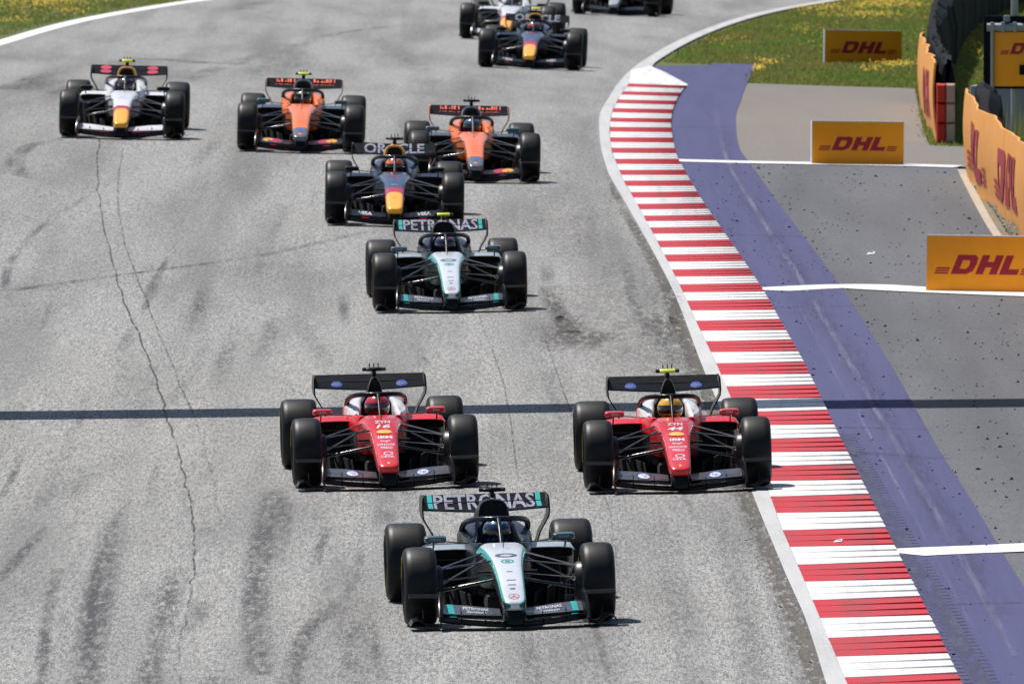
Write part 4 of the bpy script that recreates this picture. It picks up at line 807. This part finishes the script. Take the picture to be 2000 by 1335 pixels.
D = lambda suit, a, b, brow, lab: (M[suit], a, b, M[brow], lab)
race_car((995,1216), 956, 'silver', 'black', 'black and silver race car leading the field, frontmost on the track', driver=D('suit_dark', (.012, .07, .26), (.03, .17, .34), 'navy', 'driver in blue helmet in the frontmost silver and black car'))
race_car((753,947), 728, 'red', 'black', 'red race car with black camera pod, left one of the two red cars', 'n_16', D('suit_red', (.55, .012, .02), (.42, .01, .015), 'crimson', 'driver in red helmet in the left red car'))
race_car((1323.6,952.5), 1302, 'red', 'lime', 'red race car with yellow camera pod running beside the striped kerb', 'n_44', D('suit_red', (.80, .45, .01), (.62, .32, .01), 'gold', 'driver in yellow helmet in the red car by the kerb'))
race_car((878.5,604), 864, 'silver', 'lime', 'black and silver race car with yellow camera pod behind the two red cars', driver=D('suit_dark', (.015, .05, .30), (.30, .02, .03), 'navy', 'driver in blue and red helmet in the second silver and black car'))
race_car((770,437), 768.7, 'navy', 'black', 'dark blue race car with yellow nose and black camera pod, mid field', driver=D('suit_navy', (.05, .02, .06), (.70, .14, .03), 'orange', 'driver in dark and orange helmet in the mid-field dark blue car'))
race_car((925.6,352.5), 915, 'orange', 'black', 'orange race car with black camera pod behind the dark blue car', driver=D('suit_orange', (.02, .06, .12), (.03, .12, .40), 'teal_dark', 'driver in dark blue helmet in the orange car with black pod'))
race_car((586.5,294.5), 591, 'orange', 'lime', 'orange race car with yellow camera pod, between the white and dark blue cars', driver=D('suit_orange', (.08, .22, .02), (.02, .03, .02), 'black', 'driver in green helmet in the orange car with yellow pod'))
race_car((237.7,267.5), 248.8, 'white', 'lime', 'white race car with yellow nose at the far left of the track', driver=D('suit_white', (.05, .02, .10), (.03, .03, .05), 'suit_dark', 'driver in dark purple helmet in the far left white car'))
race_car((1035,134), 1045, 'navy', 'lime', 'dark blue race car with yellow camera pod near the kerb tip', driver=D('suit_navy', (.05, .25, .04), (.03, .10, .45), 'crimson', 'driver in green and blue helmet in the distant dark blue car'))
race_car((991,78), 1010, 'white', 'black', 'white race car half hidden behind the distant dark blue car', driver=D('suit_white', (.03, .05, .20), (.5, .12, .02), 'suit_dark', 'driver in the distant white car at the top edge'))
race_car((1204,30), 1228, 'black', 'black', 'black race car farthest back, cut off by the top edge')

# ------------------------------------------------------------------ boards, barriers, sign, gantry
def logo2d():
    """slanted three-letter logo with speed lines: flat faces, cap height 1, centred"""
    v, f = [], []
    def q(pts): n = len(v); v.extend(pts); f.append(tuple(range(n, n+len(pts))))
    def bar(x0, x1, z0, z1): q([(x0, z0), (x1, z0), (x1, z1), (x0, z1)])
    o = [(0, 0), (.95, 0), (1.27, .16), (1.36, .5), (1.30, .86), (1.08, 1), (.0, 1)]; i = [(.42, .27), (.80, .27), (.90, .36), (.93, .5), (.91, .66), (.82, .73), (.42, .73)]
    n = len(v); v.extend(o+i)
    for k in range(7): f.append((n+k, n+(k+1) % 7, n+7+(k+1) % 7, n+7+k))
    bar(1.52, 1.98, 0, 1); bar(1.98, 2.36, .37, .65); bar(2.36, 2.82, 0, 1); bar(2.98, 3.44, 0, 1); bar(3.44, 4.1, 0, .28)
    for k in range(3): bar(-1.02+.0*k, -.18, .13*k+.0, .13*k+.075); bar(4.26, 5.0, .13*k, .13*k+.075)
    v = np.array(v); v[:, 0] += .46*v[:, 1]; v[:, 0] -= (v[:, 0].max()+v[:, 0].min())/2; v[:, 1] -= .5; return v, f
LOGO = logo2d()
def ad_board(bl, br, h, label):
    A, B = G(*bl), G(*br); L_ = float(np.linalg.norm((B-A)[:2])); root = bpy.data.objects.new('advertising_board', None); COL.objects.link(root)
    ang = math.atan2(B[1]-A[1], B[0]-A[0]); base = (A+B)/2; base[2] = min(A[2], B[2]) - .01; root.location = base; root.rotation_euler = (0, math.atan2(A[2]-B[2], L_)*1.0, ang); tag(root, label, 'advertising board', 'yellow boards along the run-off')
    lean = .05; P = lambda u, z, d: (u, z*lean + d, z)
    m = MB(); hw = L_/2; m.v = [P(x, z, d) for d in (0, .06) for x, z in ((-hw, .02), (hw, .02), (hw, h), (-hw, h))]; m.f = [(0, 1, 2, 3), (7, 6, 5, 4), (0, 4, 5, 1), (1, 5, 6, 2), (2, 6, 7, 3), (3, 7, 4, 0)]; m.uv = [(0, 0)]*8
    pn = link('panel', m.mesh('panel', None), root, M['foam'])
    m = MB(); m.v = [P(x, z, -.003) for x, z in ((-hw+.010, .022), (hw-.004, .022), (hw-.004, h-.013), (-hw+.010, h-.013))]; m.f = [(0, 1, 2, 3)]; m.uv = [(0, 0)]*4; fc = link('face_sheet', m.mesh('face_sheet', None), pn, M['dhlyellow'])
    s = L_*.90/6.48; link('lettering', drape('lettering', LOGO, lambda u, z: P(u, z, -.006), 0, h*.49, s, s*1.02), pn, M['dhlred'])
    for x in (-hw*.6, hw*.6):
        m = MB(); m.tube([P(x, h*.75, .07), (x, .42, .03)], .018, 8); link('strut', m.mesh('strut', 40), root, M['steel'])
    return root
ad_board((1808,567), (2036,571), .715, 'large yellow logo board on the white line, nearest one at the right edge')
ad_board((1585,319), (1765,321), .665, 'yellow logo board standing on the white line at the edge of the pale concrete')
ad_board((1610,121), (1761,124), .66, 'yellow logo board standing in the grass, farthest back')
def arc(P):
    s = np.concatenate([[0], np.cumsum(np.linalg.norm(np.diff(P, axis=0), axis=1))]); return s
def barrier(path, h, name, label, seg, logos, tarp, blocks=None, ends=(0, 1e9)):
    C = np.array(catmull(path, 8)); S = arc(C); T = np.gradient(C, axis=0); T /= np.linalg.norm(T, axis=1)[:, None]; N = np.stack([T[:, 1], -T[:, 0]], 1)
    N *= -np.sign(N[:, 0].mean())                                   # towards the track, -X
    def pt(s, z, off=0.0, wav=1.0):
        i = [np.interp(s, S, C[:, 0]), np.interp(s, S, C[:, 1])]; n_ = np.array([np.interp(s, S, N[:, 0]), np.interp(s, S, N[:, 1])]); n_ /= np.linalg.norm(n_)
        o = off + wav*(.03*math.sin(s*.9) + .012*math.sin(s*2.3+z*1.2) + .07*math.sin(z/h*2.6)); x, y = i[0]+n_[0]*o, i[1]+n_[1]*o
        return (x, y, float(H(*i)) - .03 + z + .02*math.sin(s*.6))
    root = bpy.data.objects.new(name, None); COL.objects.link(root); p0 = pt(0, 0); root.location = p0; tag(root, label, 'barrier'); inv = Vector(p0)
    loc = lambda p: tuple(Vector(p)-inv)
    s_end = min(S[-1], ends[1]); ss = list(np.arange(0, s_end-.6, seg)) + [s_end]; panels = []
    for a, b in zip(ss[:-1], ss[1:]):
        m = MB(); nu, nz = max(4, int((b-a)/.22)), 6; g = [[pt(a+.012+(b-a-.024)*i/nu, h*j/nz) for j in range(nz+1)] for i in range(nu+1)]; bk = [[pt(a+.012+(b-a-.024)*i/nu, h*j/nz, -.03) for j in range(nz+1)] for i in range(nu+1)]
        rings = [[loc(p) for p in g[i]] + [loc(p) for p in reversed(bk[i])] for i in range(nu+1)]; m.loft(rings); o = link('banner_panel', m.mesh('banner_panel', 50), root, M['banner']); panels.append((a, b, o))
    for c, w_, hh, zc in logos:
        me = drape('lettering', LOGO, lambda u, v: loc(pt(u, v, .012)), c, zc, w_*S_SIGN[name]/6.48, hh, 40); host = [o for a, b, o in panels if a <= c <= b] or [panels[-1][2]]; link('lettering', me, host[0], M['dhlred'])
    # black wrapped tyre wall behind, lumpy along its length
    m = MB(); rings = []; r = random.Random(5)
    for k, s in enumerate(np.linspace(.02, S[-1], int(S[-1]/.22)+2)):
        lump = .05*math.sin(s*1.9) + .04*r.uniform(-1, 1); t_ = h*np.interp(s, [0, 4, 7, S[-1]], tarp[0] if hasattr(tarp[0], '__len__') else [tarp[0], tarp[0], tarp[0], tarp[1]]) + lump; wd = np.interp(s, [0, 30, 65], tarp[2]) + .05*r.uniform(-1, 1)
        rings.append([loc(pt(s, z, -d, 0)) for d, z in ((.06, .05), (.05, h*.8), (.10, t_*.96), (.22, t_+.03*r.uniform(-1, 1)), (wd*.55, t_+.05*r.uniform(-1, 1)), (wd*.9, t_*.93), (wd+.03, t_*.6), (wd, .05))])
    m.loft(rings); link('tarpaulin', m.mesh('tarpaulin', 25), root, M['tarp'])
    if blocks:
        for j in range(3):
            z0 = .02 + j*.31
            for d0, d1, mt in ((-.02, .125, 'blockred'), (.13, .27, 'blockwhite')):
                m = MB(); rr = []
                for s in (-.30, -.27, -.03, 0.0):
                    k = .02 if s in (-.30, 0.0) else 0; rr.append([loc(np.array(pt(0, z, -d, 0)) + np.array([T[0, 0]*s, T[0, 1]*s, 0])) for d, z in ((d0+k, z0+k), (d1-k, z0+k), (d1-k, z0+.295-k), (d0+k, z0+.295-k))])
                m.loft(rr); link('end_block', m.mesh('end_block', 30), root, M[mt])
    return root
S_SIGN = {'tyre_barrier': 1.0, 'banner_barrier': 1.0}
# the text runs from the far end towards the camera, so both paths start at their far end
nearP = B_near[::-1]
barrier(nearP, 1.30, 'banner_barrier', 'long orange banner barrier with red logos curving out of the right edge', 3.4, [(7.2, 7.8, .76, .64), (18.0, 8.2, .76, .64), (29.0, 8.2, .76, .64)], ((1.02, 1.02, .3, .3), 0, (.42, .4, .4)))
S_SIGN['tyre_barrier'] = -1.0
barrier(B_far, 1.26, 'tyre_barrier', 'orange banner barrier with red and white end blocks beside the pale concrete', 3.4, [(7.5, 8.5, .76, .62)], (1.0, 1.08, (.24, .26, .5)), True, (0, 27.0))
# grey concrete block behind the far end of the near barrier
def block(name, c, d, rz, mat, label, cat):
    m = MB(); m.box((0, 0, d[2]/2), d, .04); o = link(name, m.mesh(name, 30), None, mat); o.location = c; o.rotation_euler = (0, 0, rz); tag(o, label, cat); return o
def at(px, py, dep): z = CAMH - (py-YHOR)*dep/FPX; return ((px-1000)*dep/FPX, dep, z)
gx = at(1990, 166, 264)
block('concrete_block', (gx[0], gx[1], float(ZG(gx[0], gx[1]))-.4), (1.45, .35, gx[2]-float(ZG(gx[0], gx[1]))+.4), -.12, M['panelgrey'], 'grey concrete block under the framed yellow sign', 'concrete block')
# framed sign on pipes
def framed_sign():
    D_ = 262.0; x0, _, zt = at(1941, 62, D_); zb = at(1941, 168, D_)[2]; W_ = 1.08; zg = float(ZG(x0+.3, D_)) - .05
    root = bpy.data.objects.new('framed_sign', None); COL.objects.link(root); root.location = (x0, D_, zg); tag(root, 'yellow logo sign on a grey pipe frame with black backing above the barrier', 'sign')
    a, b = zb-zg, zt-zg
    m = MB(); m.box((W_/2-.06, .10, (a+b)/2+.10), (W_+.18, .05, b-a+.28), .008); link('backing_panel', m.mesh('backing_panel', 30), root, M['tarp'])
    m = MB(); m.box((W_/2, .02, (a+b)/2), (W_, .03, b-a), .006); pn = link('panel', m.mesh('panel', 30), root, M['dhlyellow'])
    s = W_*.86/6.48; link('lettering', drape('lettering', LOGO, lambda u, z: (u, .002, z), W_/2, (a+b)/2+.16, s, s*1.2), pn, M['dhlred'])
    m = MB(); m.box((W_/2-.05, .0, (a+b)/2-.16), (.20, .03, .15), .004); link('plate', m.mesh('plate', 30), pn, M['tarp'])
    for p, r in (([(-.10, .03, b+.07), (W_+.1, .03, b+.07)], .065), ([(-.02, -.02, -.0), (-.02, -.02, b+.10)], .026), ([(W_+.02, -.02, 0), (W_+.02, -.02, b+.10)], .026), ([(.32, .18, 0), (.32, .18, b+3.0)], .055)):
        m = MB(); m.tube(p, r, 12); link('pipe', m.mesh('pipe', 40), root, M['steel'])
    for x in (-.02, .14, .32): m = MB(); m.box((x, .03, b+.07), (.06, .16, .16), .015); link('clamp', m.mesh('clamp', 30), root, M['steel'])
    for x, z in ((.20, b+.20),): m = MB(); m.box((x, .04, z), (.10, .10, .10), .02); link('junction_box', m.mesh('junction_box', 30), root, M['panelgrey'])
framed_sign()
# gantry over the road; it stands above the picture and throws the dark band across the track
def gantry():
    A, B = G(0, 811), G(1600, 789.5); zc = 6.6; d = SUNV/SUNV.z
    P = lambda p: np.array([p[0]+d.x*zc, p[1]+d.y*zc]); a, b = P(A), P(B); t = (b-a)/np.linalg.norm(b-a); c = a - t*((a[0]+24.0)/t[0]); e = a + t*((17.5-a[0])/t[0])
    root = bpy.data.objects.new('gantry', None); COL.objects.link(root); root.location = (c[0], c[1], float(ZG(c[0], c[1]))); tag(root, 'steel gantry over the track that throws the dark shadow band', 'gantry'); L_ = float(np.linalg.norm(e-c)); root.rotation_euler = (0, 0, math.atan2(t[1], t[0])); z0 = zc - root.location.z
    m = MB(); m.box((L_/2, 0, z0), (L_+.6, 1.05, 2.0), .03); link('beam', m.mesh('beam', 30), root, M['panelgrey'])
    for x in (0, L_): m = MB(); m.box((x, 0, z0/2-.5), (.35, .35, z0-.3), .02); link('post', m.mesh('post', 30), root, M['steel'])
gantry()

# ------------------------------------------------------------------ things nobody could count
def soup(name, V, F, mat, label, cat):
    me = bpy.data.meshes.new(name); me.vertices.add(len(V)); me.vertices.foreach_set('co', V.astype(np.float32).ravel()); k = F.shape[1]
    me.loops.add(F.size); me.loops.foreach_set('vertex_index', F.astype(np.int32).ravel()); me.polygons.add(len(F)); me.polygons.foreach_set('loop_start', np.arange(0, F.size, k, dtype=np.int32)); me.update(calc_edges=True); me.validate()
    me.materials.append(mat); o = bpy.data.objects.new(name, me); COL.objects.link(o); tag(o, label, cat, kind='stuff'); return o
def proj(x, y, z): dep = y*CP - (z-CAMH)*SP; return 1000 + FPX*x/dep, 667.5 - FPX*(y*SP + (z-CAMH)*CP)/dep
def seen(x, y, z, m=25): px, py = proj(x, y, z); return (px > -m) & (px < 2000+m) & (py > -m) & (py < 1335+m)
def on_grass(x, y):
    left = (x < X_left(y) - .62) & (y > 300)
    r = x > X_line0(y) + .42
    r &= ~((y < YP) & (x < X_purp1(np.minimum(y, YP)))); r &= ~((y < YP+.5) & (y > YC-8) & (x < 4.0) & (y < YP))
    r &= ~((y >= YR) & (y <= YC) & (x < E_con1(y) + .03)); bx = np.interp(y, np.sort(B_near[:, 1]), B_near[np.argsort(B_near[:, 1]), 0])
    r &= ~((y < YR) & (x < np.where(y > B_near[-1, 1], E_run1(y)+.3, bx+.05)))
    return left | r
def grass(n):
    x = np.concatenate([RNG.uniform(-15, -3, n//4), RNG.uniform(1, 14, n)]); y = np.concatenate([RNG.uniform(315, 440, n//4), 430 - 215*RNG.random(n)**1.0]); z = ZG(x, y)
    nw = 9000; yw = RNG.uniform(218, 252, nw); xw = np.interp(yw, np.sort(B_near[:, 1]), B_near[np.argsort(B_near[:, 1]), 0]) + RNG.uniform(.22, 1.6, nw); x, y = np.concatenate([x, xw]), np.concatenate([y, yw]); z = ZG(x, y)
    k = on_grass(x, y) & seen(x, y, z, 60); x, y, z = x[k], y[k], z[k]; n = len(x)
    patch = .5 + .5*np.sin(x*1.9+1.3*np.sin(y*.21))*np.sin(y*.33+x*.7); hgt = (.035 + .07*patch*RNG.random(n) + .02*RNG.random(n))
    bk = bank(x, y); hgt = np.where(bk > .02, hgt*1.7+.10*RNG.random(n), hgt); nb = 4
    bxx = np.interp(y, np.sort(B_near[:, 1]), B_near[np.argsort(B_near[:, 1]), 0]); weed = (y > 218) & (y < 249) & (x > bxx+.2) & (x < bxx+2.6); hgt = np.where(weed, .7+.7*RNG.random(n)**2, hgt)
    V = np.zeros((n, nb, 3, 3)); 
    for j in range(nb):
        a = RNG.uniform(0, 6.28, n); wd = RNG.uniform(.008, .022, n); ln = RNG.normal(0, .35, (n, 2)); ln = np.where(weed[:, None], np.stack([np.abs(ln[:, 0])*.3, ln[:, 1]*.2], 1), ln); hh = hgt*RNG.uniform(.6, 1.15, n); ox, oy = np.where(weed, np.abs(RNG.normal(0, .06, n)), RNG.normal(0, .06, n)), RNG.normal(0, .10, n)
        bx, by = x+ox, y+oy; bz = ZG(bx, by) - .005
        V[:, j, 0] = np.stack([bx-wd*np.cos(a), by-wd*np.sin(a), bz], 1); V[:, j, 1] = np.stack([bx+wd*np.cos(a), by+wd*np.sin(a), bz], 1); V[:, j, 2] = np.stack([bx+ln[:, 0]*hh, by+ln[:, 1]*hh, bz+hh], 1)
    V = V.reshape(-1, 3); soup('grass', V, np.arange(len(V)).reshape(-1, 3), M['grass'], 'short green and dry grass verge beside the track', 'grass')
grass(150000)
def flowers():
    P = []
    for px, py, rx, ry, n in ((90, 8, 110, 12, 900), (20, 45, 40, 6, 90), (150, 28, 60, 6, 140), (1600, 20, 120, 8, 500), (1730, 12, 90, 12, 900), (1690, 34, 110, 7, 500), (1745, 132, 45, 6, 260), (1700, 142, 30, 3, 60), (1500, 128, 24, 4, 90), (1478, 140, 14, 6, 110), (1560, 60, 40, 8, 60), (1420, 85, 60, 10, 50), (1905, 45, 28, 22, 500), (1900, 100, 26, 24, 200), (1960, 12, 30, 10, 250), (1985, 60, 20, 30, 80), (1880, 150, 14, 20, 60), (1650, 80, 130, 30, 120), (40, 20, 60, 20, 120), (1840, 20, 20, 20, 60)):
        for k in range(int(n*.7)):
            P.append((px+random.gauss(0, rx*.5), py+random.gauss(0, ry*.5)))
    Q = np.array(P); u, v = (Q[:, 0]-1000)/FPX, (667.5-Q[:, 1])/FPX; dy_, dz_ = CP+v*SP, -SP+v*CP; z = np.zeros(len(Q))
    for _ in range(30): t = (z-CAMH)/dz_; z = .6*z + .4*ZG(u*t, np.clip(dy_*t, 60, 900))
    t = (z-CAMH)/dz_; P = np.stack([u*t + RNG.normal(0, .05, len(Q)), dy_*t], 1); k = on_grass(P[:, 0], P[:, 1]); P = P[k]; n = len(P); z = ZG(P[:, 0], P[:, 1]) + RNG.uniform(.05, .13, n); r = RNG.uniform(.008, .019, n); V = []
    for dx, dy, dz in ((-1, 0, 0), (0, -1, -.3), (1, 0, .1), (0, 1, .6)): V.append(np.stack([P[:, 0]+dx*r, P[:, 1]+dy*r, z+dz*r], 1))
    V = np.stack(V, 1).reshape(-1, 3); soup('wildflowers', V, np.arange(len(V)).reshape(-1, 4), M['flower'], 'yellow wildflowers dotted through the grass verges', 'flowers')
flowers()
def bits(name, x, y, up, r, mat, label, cat, flat=.55):
    n = len(x); z = H(x, y) + up; T4 = np.array([(1, 0, -.4), (-.6, .8, -.4), (-.5, -.9, -.4), (.1, .1, 1.0)]); a = RNG.uniform(0, 6.28, n); c, s = np.cos(a), np.sin(a); V = np.zeros((n, 4, 3)); J = RNG.uniform(.6, 1.4, (n, 4, 3))
    for k in range(4):
        q = T4[k]*J[:, k]; V[:, k, 0] = x + r*(q[:, 0]*c-q[:, 1]*s); V[:, k, 1] = y + r*1.5*(q[:, 0]*s+q[:, 1]*c); V[:, k, 2] = z + r*flat*(q[:, 2]+.3)
    F = (np.arange(n)[:, None, None]*4 + np.array([(0, 2, 1), (0, 1, 3), (1, 2, 3), (2, 0, 3)])[None]).reshape(-1, 3); return soup(name, V.reshape(-1, 3), F, mat, label, cat)
n = 2600; y = RNG.uniform(142, 262, n); lo, hi = X_kerb1(y)+.03, np.minimum(E_run1(y)-.1, 9); x = lo + (hi-lo)*RNG.random(n)**1.5; clump = np.sin(x*3.1+y*.23)*np.sin(y*.41-x) + RNG.random(n)*1.2; k = clump > .35
r = np.clip(RNG.lognormal(-4.5, .5, n), .005, .035); k2 = k | (RNG.random(n) < .12)
bits('rubber_crumbs', x[k2], y[k2], -.006, r[k2], M['tarp'], 'black rubber crumbs scattered over the grey run-off and purple strip', 'rubber crumbs')
n = 420; y = RNG.uniform(142, 250, n); x = X_line0(y) - np.abs(RNG.normal(.15, .10, n)); bits('grit', x, y, .002, np.clip(RNG.lognormal(-4.9, .4, n), .004, .02), M['tarp'], 'dark rubber grit along the edge of the asphalt beside the white line', 'grit', .4)
n = 2600; y = RNG.uniform(225, 254, n); bx = np.interp(y, np.sort(B_near[:, 1]), B_near[np.argsort(B_near[:, 1]), 0]); x = E_run1(y)+.22 + (bx - E_run1(y) - .2)*RNG.random(n)
bits('gravel', x, y, -.012, np.clip(RNG.lognormal(-3.9, .45, n), .01, .05), M['dirt'], 'loose stones and dirt at the foot of the orange banner', 'gravel', .8)
# scraps of pale litter
def scrap(px, py, s, label, up=.004):
    g = G(px, py); m = MB(); m.add([(-s, -s*2, 0), (s*.8, -s*1.2, .004), (s*1.1, s*1.8, s*.5), (-s*.4, s*2.2, s*.2)], [(0, 1, 2, 3)]); m.add([(-s*.4, s*.2, .012), (s*.7, -s*.2, s*.9), (s*.3, s*1.6, s*.4)], [(0, 1, 2)])
    o = link('paper_scrap', m.mesh('paper_scrap', 30), None, M['foam']); o.location = (g[0], g[1], g[2]+up); tag(o, label, 'litter')
scrap(1636, 1061, .045, 'crumpled white scrap lying on a red kerb stripe', .02); scrap(1700, 495, .06, 'white scrap lying on the grey run-off left of the nearest board', -.005)
